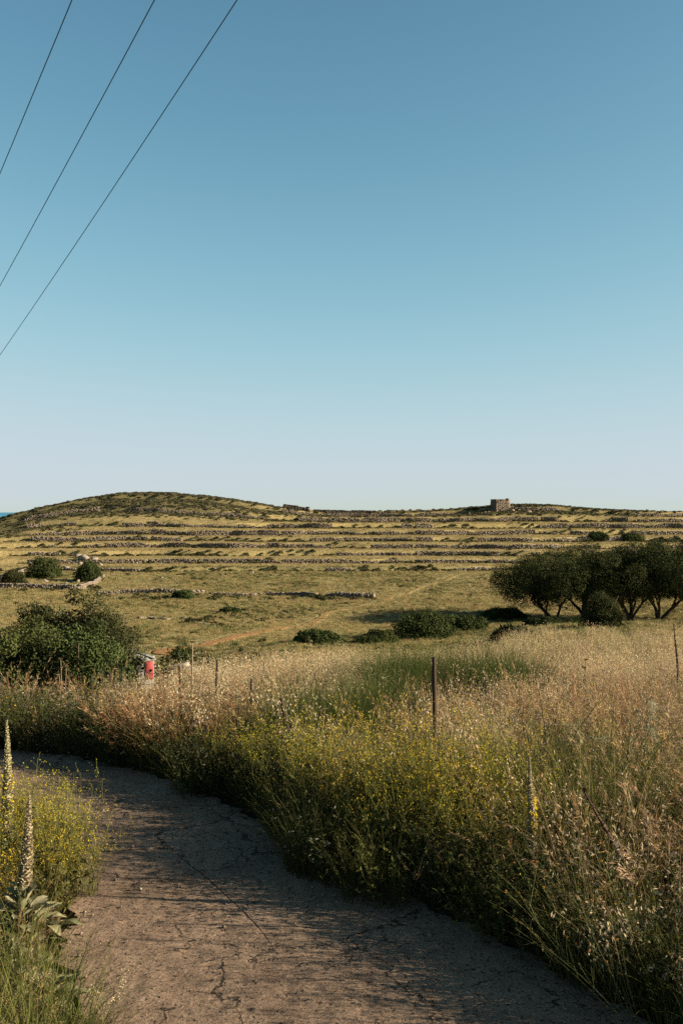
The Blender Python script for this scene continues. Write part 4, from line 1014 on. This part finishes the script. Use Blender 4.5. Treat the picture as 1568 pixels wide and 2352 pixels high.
# ------------------------------------------------------------------ hut with red door, rock heap
def hut():
    x, y = at(324, 41.0); z = h1(x, y); top = EYE - (1487 - 1176) * K * y
    hgt = top - z
    root = thing('small_hut', (x, y, z), 'small grey hut with sloping roof and red hatch beside the left shrubs', 'hut', rz=math.radians(24))
    def box(name, c, s, col, mat, rot=None, par=None):
        mb = MB(); v = BOX * np.array(s)
        if rot: v = v @ np.array(Euler(rot).to_matrix()).T
        mb.add(v + np.array(c), BQ, col=col); o = mb.build(name, mat, par or root); 
        bv = o.modifiers.new('b', 'BEVEL'); bv.width = .008; bv.segments = 1
        return o
    w = .92; d = .8
    mb = MB(); hl, hr = hgt - .03, hgt - .42
    v = np.array([[-w / 2, -d / 2, 0], [w / 2, -d / 2, 0], [w / 2, d / 2, 0], [-w / 2, d / 2, 0], [-w / 2, -d / 2, hl - .05], [w / 2, -d / 2, hr - .05], [w / 2, d / 2, hr - .05], [-w / 2, d / 2, hl - .05]])
    mb.add(v, BQ, col=(.20, .19, .175)); mb.build('wall', M_PAINT, root)
    ang = math.atan2(hl - hr, w)
    box('roof', (0, 0, (hl + hr) / 2), (w * 1.14 / math.cos(ang), d * 1.15, .045), (.17, .18, .19), M_PAINT, (0, ang, 0))
    dr = box('hatch', (.26, -d / 2 - .03, hr - .12 - .36), (.33, .03, .72), (.36, .06, .055), M_PAINT)
    box('lintel', (.12, -d / 2 - .045, hr - .09), (.84, .05, .035), (.26, .24, .21), M_PAINT, (0, -.12, 0))
    mb = MB(); t = np.linspace(-.4, 1.9, 9); tube(mb, np.stack([.52 + .12 * np.sin(t), 0 * t - d / 2 - .02, hr - .42 + .18 * np.cos(t)], -1), .018, 6, (.03, .03, .03)); mb.build('pipe', M_WIRE, root)
    for i in range(4):
        box('plank', (-.37 + .17 * i, -d / 2 - .012, hr + .05 + .05 * (3 - i) * .6), (.15, .014, .22), (.30, .29, .27), M_PAINT)
hut()
rk = [(424, 27.4, .34, 1516, 'pale jagged rock at the right of the rock heap'), (408, 27.6, .28, 1524, 'grey rock in the middle of the rock heap'), (396, 27.8, .24, 1530, 'small rock at the left end of the rock heap'), (436, 27.2, .26, 1527, 'pale rock at the front of the rock heap')]
for k, (px_, dd_, w_, yt_, lab) in enumerate(rk):
    X, Y = at(px_, dd_); z = h1(X, Y); hh_ = EYE - (yt_ - 1176) * K * dd_ - z
    mb = MB()
    boulder(mb, (0, 0, hh_ - w_ * .55), (w_, w_ * .8, w_ * .65), 560 + k, (.44, .37, .30)); boulder(mb, (.05, .02, (hh_ - w_) * .42), (w_ * 1.15, w_, max(.2, (hh_ - w_) * .62)), 570 + k, (.36, .30, .24))
    tag(mb.build('heap_rock', M_ROCK, loc=(X, Y, z)), lab, 'rock', 'rock heap by the bush')

# ------------------------------------------------------------------ fence
def post(px_, py_, d, r, label, lean=(0, 0), ext=.25):
    x, y = at(px_, d); top = EYE - (py_ - 1176) * K * d; z = h1(x, y) - ext; L = top - z
    mb = MB(); t = np.linspace(0, 1, 14); bx, by = x - lean[0] * L, y - lean[1] * L
    p = np.stack([0 + (lean[0] * L) * t + .006 * np.sin(t * 9 + d), (lean[1] * L) * t + .006 * np.cos(t * 7), L * t], -1)
    rr = r * (1 + .10 * np.sin(np.arange(14) * 2.4)); tube(mb, p, rr, 7, (.06, .035, .024))
    o = mb.build('fence_post', M_RUST, loc=(bx, by, z), smooth=True); tag(o, label, 'fence post', 'rusty posts of the field fence')
    return np.array([bx, by, z + ext]), np.array([x, y, top])
POSTS = [post(253, 1546, 13.0, .013, 'leftmost thin rusty fence post in the dry grass', (-.08, 0)),
         post(411, 1530, 11.6, .012, 'second thin fence post from the left, leaning slightly', (-.07, 0)),
         post(498, 1515, 10.7, .012, 'tallest thin fence post, third from the left', (.01, 0)),
         post(577, 1560, 9.9, .013, 'straight thin rusty post, fourth from the left', (-.01, 0)),
         post(646, 1603, 9.2, .013, 'short rusty fence post leaning to the left above the mustard', (-.22, 0))]
post(998, 1510, 8.6, .019, 'thick dark rusty post standing alone in the meadow', (.012, 0))

def netting(A, B, label, hh, seed, sag=.05):
    global rng
    rng = np.random.default_rng(seed); root = thing('wire_netting', tuple(A[0]), label, 'wire fence', 'wire netting of the field fence')
    a0 = A[0] - A[0]; b0 = B[0] - A[0]
    n = 14; t = np.linspace(0, 1, n)[:, None]; rows = 6
    lines = []
    for r in range(rows):
        f = r / (rows - 1); z = hh * f + .08
        p = a0 * (1 - t) + b0 * t + np.array([0, 0, z]) + np.concatenate([rng.normal(0, .006, (n, 2)), -sag * f * 4 * t * (1 - t) + rng.normal(0, .008, (n, 1))], 1)
        lines.append(p); mb = MB(); tube(mb, p, .0034, 4, (.07, .05, .04), False); mb.build('line_wire', M_WIRE, root)
    L = np.linalg.norm(b0); m = int(L / .13); P = np.stack(lines)
    for k in range(1, m):
        f = k / m * (n - 1); i = int(f); w = f - i; p = P[:, i] * (1 - w) + P[:, min(i + 1, n - 1)] * w
        mb = MB(); tube(mb, p + rng.normal(0, .004, p.shape), .0026, 3, (.07, .05, .04), False); mb.build('stay_wire', M_WIRE, root)
netting(POSTS[0], POSTS[1], 'faint wire netting between the two leftmost fence posts', .72, 571)
netting(POSTS[1], POSTS[2], 'rusty wire netting between the second and the tallest post', .72, 572, .08)
netting(POSTS[2], POSTS[3], 'rusty wire netting between the tallest and the fourth post', .70, 573, .10)
netting(POSTS[3], POSTS[4], 'sagging wire netting beside the leaning post', .62, 574, .14)
x9, y9 = at(760, 9.0)
netting(POSTS[4], (np.array([.75, 8.65, h1(.75, 8.65)]), None), 'loose wire netting running to the thick rusty post', .42, 575, .12)

# ------------------------------------------------------------------ plants that stand out
def ovate(seed, L=1.0, W=.42, curl=.5, nx=5, ny=9, cup=.12, wav=.03):
    r = np.random.default_rng(seed); t = np.linspace(0, 1, ny); s = np.linspace(-1, 1, nx)
    wd = W * .5 * np.sin(np.pi * np.clip(t * .93 + .07, 0, 1)) ** .75 * (1.15 - .35 * t)
    th = .55 - curl * t; x = np.concatenate([[0], np.cumsum(np.cos(.5 * (th[1:] + th[:-1]))) / (ny - 1)]) * L; z = np.concatenate([[0], np.cumsum(np.sin(.5 * (th[1:] + th[:-1]))) / (ny - 1)]) * L
    X = np.repeat(x[:, None], nx, 1); Yv = s[None] * wd[:, None]; Z = z[:, None] + cup * np.abs(s[None]) * wd[:, None] * 2 + wav * np.sin(t * 14 + r.uniform(0, 6))[:, None] * np.abs(s[None]) + r.normal(0, .006, (ny, nx))
    v = np.stack([X, Yv, Z], -1).reshape(-1, 3); i = np.arange(ny - 1)[:, None] * nx; j = np.arange(nx - 1)[None]
    q = np.stack([i + j, i + j + 1, i + nx + j + 1, i + nx + j], -1).reshape(-1, 4); return v, q, np.repeat((1 - np.abs(s))[None], ny, 0).ravel()

def felt_leaf(seed, c0=(.26, .25, .14), c1=(.42, .39, .24), **kw):
    v, q, w = ovate(seed, **kw); mb = MB(); rr = np.random.default_rng(seed); mb.add(v, q, col=np.clip(np.array(c0) + (np.array(c1) - np.array(c0)) * w[:, None] * rr.uniform(.5, 1.3, (len(w), 1)), 0, 1)); return mb.mesh('leaf', M_FELT, True)
MULL = [felt_leaf(601 + i, curl=c, W=.40 + .04 * i) for i, c in enumerate([.3, .8, 1.3, 1.9])]
BASAL = [felt_leaf(611 + i, c0=(.24, .235, .12), c1=(.38, .36, .20), curl=c, W=.46, cup=.18) for i, c in enumerate([.5, .9, 1.4])]

def mullein(x, y, z, stem_h, spike_h, seed, label, lean=(.04, 0), rad=.026, bloom=0.0, nl=34, big=.30, col=(.42, .37, .21)):
    global rng
    rng = np.random.default_rng(seed); root = thing('mullein', (x, y, z), label, 'plant', 'tall mulleins')
    Ht = stem_h + spike_h; t = np.linspace(0, 1, 14)
    ax = lambda h: np.stack([lean[0] * h + .02 * np.sin(h * 3 + seed), lean[1] * h, h], -1)
    mb = MB(); tube(mb, ax(t * Ht), np.linspace(.014, .005, 14), 8, (.30, .29, .17)); mb.build('stem', M_FELT, root, True)
    # flower spike: crowded buds in spirals
    mb = MB(); n = int(950 * spike_h); f = np.sort(rng.random(n)); hgt = stem_h + f * spike_h; a = np.arange(n) * 2.39996
    r = rad * (1.0 - .82 * f ** 1.6) * U(.85, 1.1, n); c = ax(hgt) + np.stack([r * np.cos(a), r * np.sin(a), 0 * r], -1)
    dr = np.stack([np.cos(a), np.sin(a), .9 + 0 * a], -1); s = .021 * (1.1 - .6 * f)
    tone = np.array(col) * U(.65, 1.3, n)[:, None]
    for kk in range(3):
        leaves(mb, c - dr * .006, dr + rng.normal(0, .25, (n, 3)), s * U(.8, 1.2, n), s * .7, np.clip(tone, 0, 1), fold=.2)
    core = MB()
    tube(mb, ax(stem_h + t * spike_h), rad * (1.0 - .85 * t ** 1.6) * .9, 8, np.array(col) * .8)
    mb.build('flower_spike', M_FELT, root)
    if bloom:
        mb = MB(); m = int(70 * bloom); f2 = U(.05, .5, m); a2 = U(0, 6.28, m); c2 = ax(stem_h + f2 * spike_h) + np.stack([rad * 1.1 * np.cos(a2), rad * 1.1 * np.sin(a2), 0 * a2], -1)
        for kk in range(3): leaves(mb, c2, np.stack([np.cos(a2), np.sin(a2), 0 * a2], -1) + rng.normal(0, .7, (m, 3)), .018, .014, (.85, .55, .04))
        mb.build('blossom', M_PETAL, root)
    for i in range(nl):
        f = (i / nl) ** .8; hz = f * stem_h * .98; base = f < .35
        me = (BASAL if base else MULL)[rng.integers(0, 3)]
        o = link('leaf', me, root); a = i * 2.4 + U(-.4, .4, 1)[0]; sc = big * (1.12 - .85 * f) * U(.8, 1.15, 1)[0]
        p = ax(np.array(hz)); o.location = (p[0] + .012 * math.cos(a), p[1] + .012 * math.sin(a), hz); o.scale = (sc, sc, sc)
        o.rotation_euler = Euler((U(-.3, .3, 1)[0], -.15 - .75 * f + U(-.2, .25, 1)[0] + (.35 if f < .2 else 0), a))
    return root

def left_pt(xd, yd): d = EYE / ((yd - 1176) * K); return (xd - 784) * K * d, d
# the two at the left verge and one on the right bank
X, Y = at(52, 5.55); mullein(X, Y, h1(X, Y), .42, .50, 621, 'tall pale mullein in bud with big felted leaves at the left verge', (.02, .0), .031, nl=50, big=.27, col=(.60, .52, .30))
X, Y = at(4, 6.6); mullein(X, Y, h1(X, Y), 40 / 100, .72, 622, 'mullein spike at the very left edge of the picture', (.035, .0), .03, .5, 30, .28, (.60, .52, .30))
X, Y = at(1213, 6.1); mullein(X, Y, h1(X, Y), .52, .48, 623, 'mullein with some open yellow blossoms on the right bank', (.02, 0), .022, 1.0, 28, .2, (.60, .52, .28))
X, Y = at(530, 9.3); mullein(X, Y, h1(X, Y), .30, .38, 624, 'small pale mullein spike at the foot of the tallest thin post', (.0, 0), .02, 0, 16, .14, (.36, .36, .22))
# rosettes of felted leaves at the left verge
def rosette(x, y, seed, label, n=16, big=.24):
    global rng
    rng = np.random.default_rng(seed); root = thing('leaf_rosette', (x, y, h1(x, y)), label, 'plant', 'felted leaf rosettes at the left verge')
    for i in range(n):
        o = link('leaf', BASAL[i % 3], root); a = i * 2.4 + U(-.3, .3, 1)[0]; f = i / n; sc = big * (1.1 - .5 * f) * U(.8, 1.2, 1)[0]
        o.location = (0, 0, .02 + .05 * f); o.scale = (sc, sc, sc); o.rotation_euler = (U(-.3, .3, 1)[0], .1 - .9 * f, a)
for k, (px_, dd_, lab) in enumerate([(118, 5.0, 'broad felted leaf rosette lying on the edge of the road'), (30, 4.75, 'felted leaf rosette half hidden in grass, lower left'), (90, 5.9, 'felted leaf rosette beneath the yellow mustard at left'), (-20, 5.3, 'felted leaf rosette cut by the left picture edge')]):
    X, Y = at(px_, dd_); rosette(X, Y, 631 + k, lab)

def dead_stalk(px_, py_, d, r, label, lean, seed, ext=0.0, leafy=True):
    global rng
    rng = np.random.default_rng(seed); x, y = at(px_, d); top = EYE - (py_ - 1176) * K * d; L = (top - h1(x, y)) ; t = np.linspace(0, 1, 20)
    root = thing('dead_stalk', (x - lean[0] * L, y - lean[1] * L, h1(x, y)), label, 'dead stalk')
    p = np.stack([lean[0] * L * t + .04 * np.sin(t * 4) * L, lean[1] * L * t, L * t], -1)
    mb = MB(); tube(mb, p, r * (.7 + .5 * np.sin(np.pi * np.clip(t * 1.05, 0, 1))) * (1 - .55 * t ** 3), 7, (.085, .05, .035)); mb.build('stem', M_BARK, root)
    mb = MB(); n = 320; i = rng.integers(5, 20, n); a = U(0, 6.28, n); c = p[i] + rng.normal(0, .006, (n, 3)); dr = np.stack([np.cos(a), np.sin(a), .6 + 0 * a], -1)
    leaves(mb, c, dr, U(.012, .028, n) * (r / .018), .012 * r / .018, (.10, .06, .04)); sh_ = mb.build('seed_head', M_BARK, root); sh_['kind'] = 'stuff'
    if leafy:
        mb = MB(); m = 7; blades(mb, p[rng.integers(0, 5, m)], U(0, 6.28, m), U(.15, .3, m), U(.4, 1, m), U(.3, 1.2, m), .02, 5, (.10, .07, .04), (.14, .10, .06), taper=1); mb.build('withered_leaf', M_BARK, root)
dead_stalk(1350, 1815, 5.7, .013, 'dark dead mullein stalk leaning left on the right bank', (-.42, 0), 641)
dead_stalk(1553, 1436, 13.0, .015, 'dark dead flower stalk at the right edge below the trees', (.05, 0), 642)

def dry_thistle(x, y, hgt, seed, label, col=(.42, .36, .22)):
    global rng
    rng = np.random.default_rng(seed); root = thing('dry_thistle', (x, y, h1(x, y)), label, 'plant', 'dry pale thistles')
    for s in range(3):
        a = U(0, 6.28, 1)[0]; t = np.linspace(0, 1, 7)[:, None]; L = hgt * (1 - .12 * s)
        p = np.concatenate([.02 * s * np.cos(a) + np.cos(a) * .14 * t * L * s * .8, np.sin(a) * .12 * t * L, t * L], 1)
        mb = MB(); tube(mb, p, np.linspace(.010, .005, 7), 6, col); mb.build('stem', M_FELT, root)
        mb = MB(); n = 60; aa = U(0, 6.28, n); dr = np.stack([np.cos(aa), np.sin(aa), U(-.1, .5, n)], -1); leaves(mb, np.tile(p[-1], (n, 1)), dr, U(.02, .04, n), .014, (.30, .19, .10)); mb.build('flower_head', M_FELT, root)
        m = 5; mb = MB(); blades(mb, p[rng.integers(1, 6, m)], U(0, 6.28, m), U(.10, .25, m), U(.3, .8, m), U(-.3, .8, m), .018, 4, col, col, taper=1); mb.build('leaf', M_FELT, root)
X, Y = at(440, 11.0); dry_thistle(X, Y, 1.18, 651, 'tall pale dry thistle with flat brown heads between the fence posts')
X, Y = at(145, 14.0); dry_thistle(X, Y, .95, 652, 'thin dry thistle in front of the left shrubs', (.30, .24, .13))
X, Y = at(1347, 12.5); dry_thistle(X, Y, .85, 653, 'dry thistle standing in the meadow below the round olive bush', (.34, .26, .15))

# cardoons: silvery arching lobed leaves
def cardoon_leaf(seed):
    global rng
    rng = np.random.default_rng(seed); mb = MB(); n = 12; t = np.linspace(0, 1, n); th = 1.1 - 1.7 * t
    x = np.cumsum(np.cos(th)) / n; z = np.cumsum(np.sin(th)) / n; p = np.stack([x, 0 * x, z], -1)
    w = .022 * (1 - t) + .004; v = np.stack([p - np.array([0, 1, 0]) * w[:, None], p + np.array([0, 1, 0]) * w[:, None]], 1).reshape(-1, 3); k = np.arange(n - 1)
    mb.add(v, np.stack([2 * k, 2 * k + 1, 2 * k + 3, 2 * k + 2], -1), col=(.32, .31, .20))
    for s in (-1, 1):
        i = np.arange(1, n); m = len(i); dr = np.stack([.55 + 0 * i, s * 1.0 + 0 * i, U(-.25, .35, m)], -1)
        leaves(mb, p[i], dr, .24 * np.sin(np.pi * np.clip(t[i] * .9 + .1, 0, 1)) * U(.7, 1.2, m) + .02, .06, (.19, .19, .11), fold=.05, normal=np.tile([0, 0, 1.], (m, 1)))
        leaves(mb, p[i] + dr * .05, dr * [1, .6, 1] + [.6, 0, .1], .10 * U(.6, 1.2, m), .04, (.18, .18, .105), fold=.05)
    return mb.mesh('leaf', M_FELT)
CARD = [cardoon_leaf(661 + i) for i in range(4)]
def cardoon(x, y, seed, label, n=16, big=.62, stems=3, hgt=.7):
    global rng
    rng = np.random.default_rng(seed); root = thing('cardoon', (x, y, h1(x, y)), label, 'plant', 'silvery cardoons on the right bank')
    for s in range(stems):
        a = U(0, 6.28, 1)[0]; t = np.linspace(0, 1, 6)[:, None]; p = np.concatenate([np.cos(a) * .2 * t, np.sin(a) * .2 * t, t * hgt * U(.8, 1.1, 1)[0]], 1)
        mb = MB(); tube(mb, p, np.linspace(.014, .008, 6), 6, (.22, .23, .15)); mb.build('stem', M_FELT, root)
        for i in range(6):
            o = link('leaf', CARD[rng.integers(0, 4)], root); q = p[rng.integers(1, 6)]; o.location = q; sc = big * U(.35, .6, 1)[0]; o.scale = (sc,) * 3; o.rotation_euler = (U(-.4, .4, 1)[0], U(-.5, .3, 1)[0], U(0, 6.28, 1)[0])
    for i in range(n):
        o = link('leaf', CARD[i % 4], root); sc = big * U(.7, 1.1, 1)[0]; o.location = (0, 0, .03); o.scale = (sc,) * 3; o.rotation_euler = (U(-.5, .5, 1)[0], U(-.5, .25, 1)[0], i * 2.4 + U(-.4, .4, 1)[0])
for k, (px_, dd_, lab, bg_, hh_) in enumerate([(1395, 8.1, 'silvery cardoon with arching leaves, largest on the right bank', .75, .85), (1500, 8.4, 'silvery cardoon by the right picture edge', .65, .8), (1440, 9.4, 'cardoon standing behind the largest one', .7, .9), (1330, 9.0, 'smaller cardoon left of the largest one', .55, .75), (1130, 9.2, 'greyish cardoon in front of the dark green grass', .5, .6), (905, 8.8, 'pale cardoon left of the thick rusty post', .5, .55), (720, 8.7, 'pale cardoon beside the leaning fence post', .5, .55), (1545, 7.4, 'low cardoon at the right edge, nearest the viewer', .55, .6), (1235, 10.0, 'cardoon right of the dark green grass', .5, .7)]):
    X, Y = at(px_, dd_); cardoon(X, Y, 671 + k, lab, 12, bg_ * .72, 3, hh_ * .62)

# mustard: wiry branching stems with small yellow flowers
def mustard_mesh(seed, hgt, spread, nb=34, wind=(0, 0), fl=1.0, green=(.15, .145, .045)):
    global rng
    rng = np.random.default_rng(seed); st, fm = MB(), MB()
    a = U(0, 6.28, nb); base = np.stack([.07 * np.cos(a), .07 * np.sin(a), 0 * a], -1) * U(0, 1.5, nb)[:, None]
    P, D = blades(st, base, a + U(-.3, .3, nb), hgt * U(.75, 1.25, nb), U(.05, 1.0, nb) * spread, U(-.5, .3, nb), .006, 8, np.array(green) * .8, green, taper=.6)
    m = 8
    for i in range(nb):
        f = U(.3, 1, m); idx = f * 8; k = np.clip(idx.astype(int), 0, 7); w = (idx - k)[:, None]; o = P[i][k] * (1 - w) + P[i][k + 1] * w
        p2, d2 = blades(st, o, U(0, 6.28, m), U(.10, .32, m) * hgt, U(.2, .9, m), U(-.5, .2, m), .0032, 5, green, np.array(green) * 1.2, taper=.6)
        for tw in range(3):
            o3 = p2[:, 2 + tw]; p3, d3 = blades(st, o3, U(0, 6.28, m), U(.05, .16, m) * hgt, U(.2, .9, m), U(-.4, .1, m), .0024, 3, green, np.array(green) * 1.3, taper=.5)
            tips = p3[:, -1]; c = 1 + int(rng.random() < .6 * fl)
            if c:
                o4 = np.repeat(tips, c, 0) + rng.normal(0, .008, (m * c, 3)); ct = jit((.60, .47, .04), len(o4), .3)
                for _ in range(2): leaves(fm, o4, rng.normal(0, 1, (len(o4), 3)) + [0, 0, .4], U(.008, .0125, len(o4)), U(.007, .010, len(o4)), ct)
        # little leaves and pods
        q = 24; f = U(.1, .85, q); k = np.clip((f * 8).astype(int), 0, 7); leaves(st, P[i][k], rng.normal(0, 1, (q, 3)) + [0, 0, .3], U(.025, .075, q), U(.010, .024, q), np.array(green) * .9)
    return st.mesh('stem', M_GREEN), fm.mesh('flower', M_PETAL)
MUST = [mustard_mesh(681, .85, .9), mustard_mesh(682, .80, 1.05), mustard_mesh(683, .75, .8, fl=.7), mustard_mesh(684, .95, .7, 24)]
def mustard(x, y, var, sc, rz, label, lean=(0, 0)):
    root = thing('mustard_bush', (x, y, h1(x, y)), label, 'flowering plant', 'yellow mustard bushes', rz); root.scale = (sc,) * 3; root.rotation_euler = (lean[0], lean[1], rz)
    link('stems', MUST[var][0], root); link('flowers', MUST[var][1], root)
ML = [(70, 6.9, 1, .68, 'rounded mustard bush in full flower at the left behind the tall mullein', (0, .1)), (140, 6.2, 2, .7, 'low mustard bush leaning over the left edge of the road', (0, .25)), (0, 6.6, 0, .7, 'mustard bush cut by the left picture edge', (0, .05)),
      (930, 7.0, 0, .95, 'mustard bush nearest the road below the thick rusty post', (0, -.05)), (820, 7.35, 3, .95, 'tall loose mustard left of the thick post over the shaded road', (0, -.1)), (1040, 6.95, 3, 1.0, 'tall loose mustard in the middle of the right bank', (0, 0)), (700, 8.1, 1, .85, 'mustard bush right of the leaning fence post', (0, -.05)),
      (100, 6.4, 0, .78, 'mustard bush spilling onto the road behind the tall left mullein', (0, .15)), (30, 7.2, 1, .6, 'mustard bush behind the mullein at the left edge', (0, .1)), (150, 6.9, 3, .62, 'wispy mustard reaching furthest into the road from the left', (0, .3)), (20, 6.0, 2, .75, 'mustard at the left edge between the two mulleins', (0, 0)),
      (985, 7.3, 0, 1.0, 'mustard bush in full flower in front of the thick rusty post', (0, 0)), (880, 7.5, 1, 1.0, 'mustard bush left of the thick post, touching the road shadow', (0, 0)), (1080, 7.4, 2, 1.02, 'mustard bush right of the thick post', (0, 0)), (1000, 6.7, 1, .85, 'lowest mustard bush on the bank, over the road edge', (0, -.15)), (780, 7.9, 2, .8, 'mustard bush midway between leaning post and thick post', (0, 0)), (1150, 7.0, 0, .8, 'mustard bush left of the flowering right-bank mullein', (0, 0)),
      (590, 8.8, 2, .8, 'greenish mustard bush at the fence, above the road bend', (0, -.1)), (540, 8.9, 1, .7, 'mustard bush furthest left along the fence', (0, -.1)), (660, 8.5, 0, .75, 'mustard bush under the leaning fence post', (0, -.1)), (1090, 6.5, 3, .7, 'thin mustard in the shade low on the right bank', (0, -.2)), (1260, 7.3, 2, .6, 'small mustard right of the flowering right-bank mullein', (0, 0))]
for k, (px_, dd_, var, sc, lab, ln) in enumerate(ML):
    X, Y = at(px_, dd_); mustard(X, Y, var, sc, k * 1.7, lab, ln)

# hanging oats and hawksbeard at the lower right
STORE_OAT = [oat_clump(7, .75, 700 + i, gold=(.42, .33, .17), spike=(.58, .46, .28), spikes=18, dens=8, wide=.0026, spread=.1, sp=1.0) for i in range(2)]
for k, (px_, dd_, lab) in enumerate([(1460, 4.95, 'drooping pale oat clump at the lower right, nearest the road'), (1535, 5.0, 'drooping pale oat clump against the right picture edge'), (1440, 5.3, 'drooping pale oat clump behind the nearest one'), (1500, 5.4, 'pale oat clump highest of the lower-right group'), (60, 4.9, 'small oat clump over the felted leaves at lower left'), (250, 4.75, 'sparse oat clump at the bottom left by the road')]):
    X, Y = at(px_, dd_); o = link('oat_clump', STORE_OAT[k % 2], None, (X, Y, h1(X, Y))); o.rotation_euler = (.0, -.3 if px_ > 800 else .1, k * 1.1); sc = 1.05 if px_ > 800 else .5; o.scale = (sc,) * 3
    tag(o, lab, 'grass', 'drooping oat clumps')

def hawksbeard(x, y, seed, label, az, n=9):
    global rng
    rng = np.random.default_rng(seed); root = thing('hawksbeard', (x, y, h1(x, y)), label, 'flowering plant', 'wiry hawksbeards at the lower right')
    st, fm = MB(), MB(); g = (.16, .17, .07)
    P, D = blades(st, np.zeros((n, 3)), az + U(-.8, .8, n), U(.5, .85, n), U(.3, .9, n), U(-.5, .5, n), .003, 9, np.array(g) * .7, g, taper=.4)
    for i in range(n):
        m = 4; k = rng.integers(4, 9, m); p2, d2 = blades(st, P[i][k], az + U(-1.6, 1.6, m), U(.08, .25, m), U(.2, 1.2, m), U(-.9, .3, m), .002, 5, g, g, taper=.4)
        tips = np.concatenate([p2[:, -1], P[i][-1:]]); o4 = np.repeat(tips, 6, 0); dr = np.repeat(np.concatenate([d2, D[i:i + 1]]), 6, 0) + rng.normal(0, .3, (len(o4), 3))
        leaves(fm, o4 - dr * .004, dr, .013, .006, (.22, .20, .10))
        on = rng.random(len(tips)) < .28; o5 = np.repeat(tips[on], 5, 0)
        if len(o5): leaves(fm, o5, np.repeat(np.concatenate([d2, D[i:i + 1]])[on], 5, 0) + rng.normal(0, .4, (len(o5), 3)), .014, .006, (.60, .28, .05))
    st.build('stems', M_GREEN, root); fm.build('flower_heads', M_PETAL, root)
for k, (px_, dd_, lab) in enumerate([(1490, 4.6, 'wiry stemmed plant with orange buds at the lower right corner'), (1400, 5.2, 'wiry plant with orange buds reaching over the shaded road edge'), (1550, 5.0, 'wiry budded plant at the right picture edge'), (1440, 4.9, 'wiry plant with yellow heads between the other two')]):
    X, Y = at(px_, dd_); hawksbeard(X, Y, 711 + k, lab, 2.6)

# long green grass at the lower left
LG = [grass_clump(60, .62, 720 + i, (.06, .078, .02), (.19, .19, .055), (.004, .007), .12, (.3, 1.6), (.1, .7)) for i in range(2)]
STORE['lg'] = store('lg', LG)
x = np.array([(p - 784) * K * d for p, d in [(40, 4.6), (80, 4.5), (120, 4.6), (150, 4.75), (0, 4.7), (60, 4.9), (-30, 4.9), (110, 4.9), (30, 5.2), (170, 4.55), (200, 4.7)]]); y = np.array([4.6, 4.5, 4.6, 4.75, 4.7, 4.9, 4.9, 4.9, 5.2, 4.55, 4.7])
scatter('long_grass', 'lg', x, y, U(.7, 1.05, len(x)), 'long green grass blades arching at the lower left corner', 'grass')

# ------------------------------------------------------------------ overhead cables
def cable(xt, label, x0, y0, hgt):
    """sagging span; passes the point seen at (xt, 0) in the photograph"""
    d0 = hgt / (1176 * K); p0 = np.array([(xt - 784) * K * d0, d0, EYE + hgt])
    dirv = np.array([-.553, 1.0, -.161]); s = np.linspace(-40, 70, 90)
    p = p0[None] + dirv[None] * s[:, None]; p[:, 2] += .0009 * (s - 6) ** 2 * 1.0
    mb = MB(); tube(mb, p, .0072, 6, (.015, .015, .017)); tag(mb.build('power_cable', M_WIRE, smooth=True), label, 'cable', 'overhead power cables')
cable(168, 'leftmost thin black overhead cable crossing the upper left corner', 0, 400, 7.0)
cable(358, 'middle black overhead cable in the upper left sky', 0, 655, 7.0)
cable(548, 'rightmost and longest black overhead cable in the sky', 0, 823, 7.0)
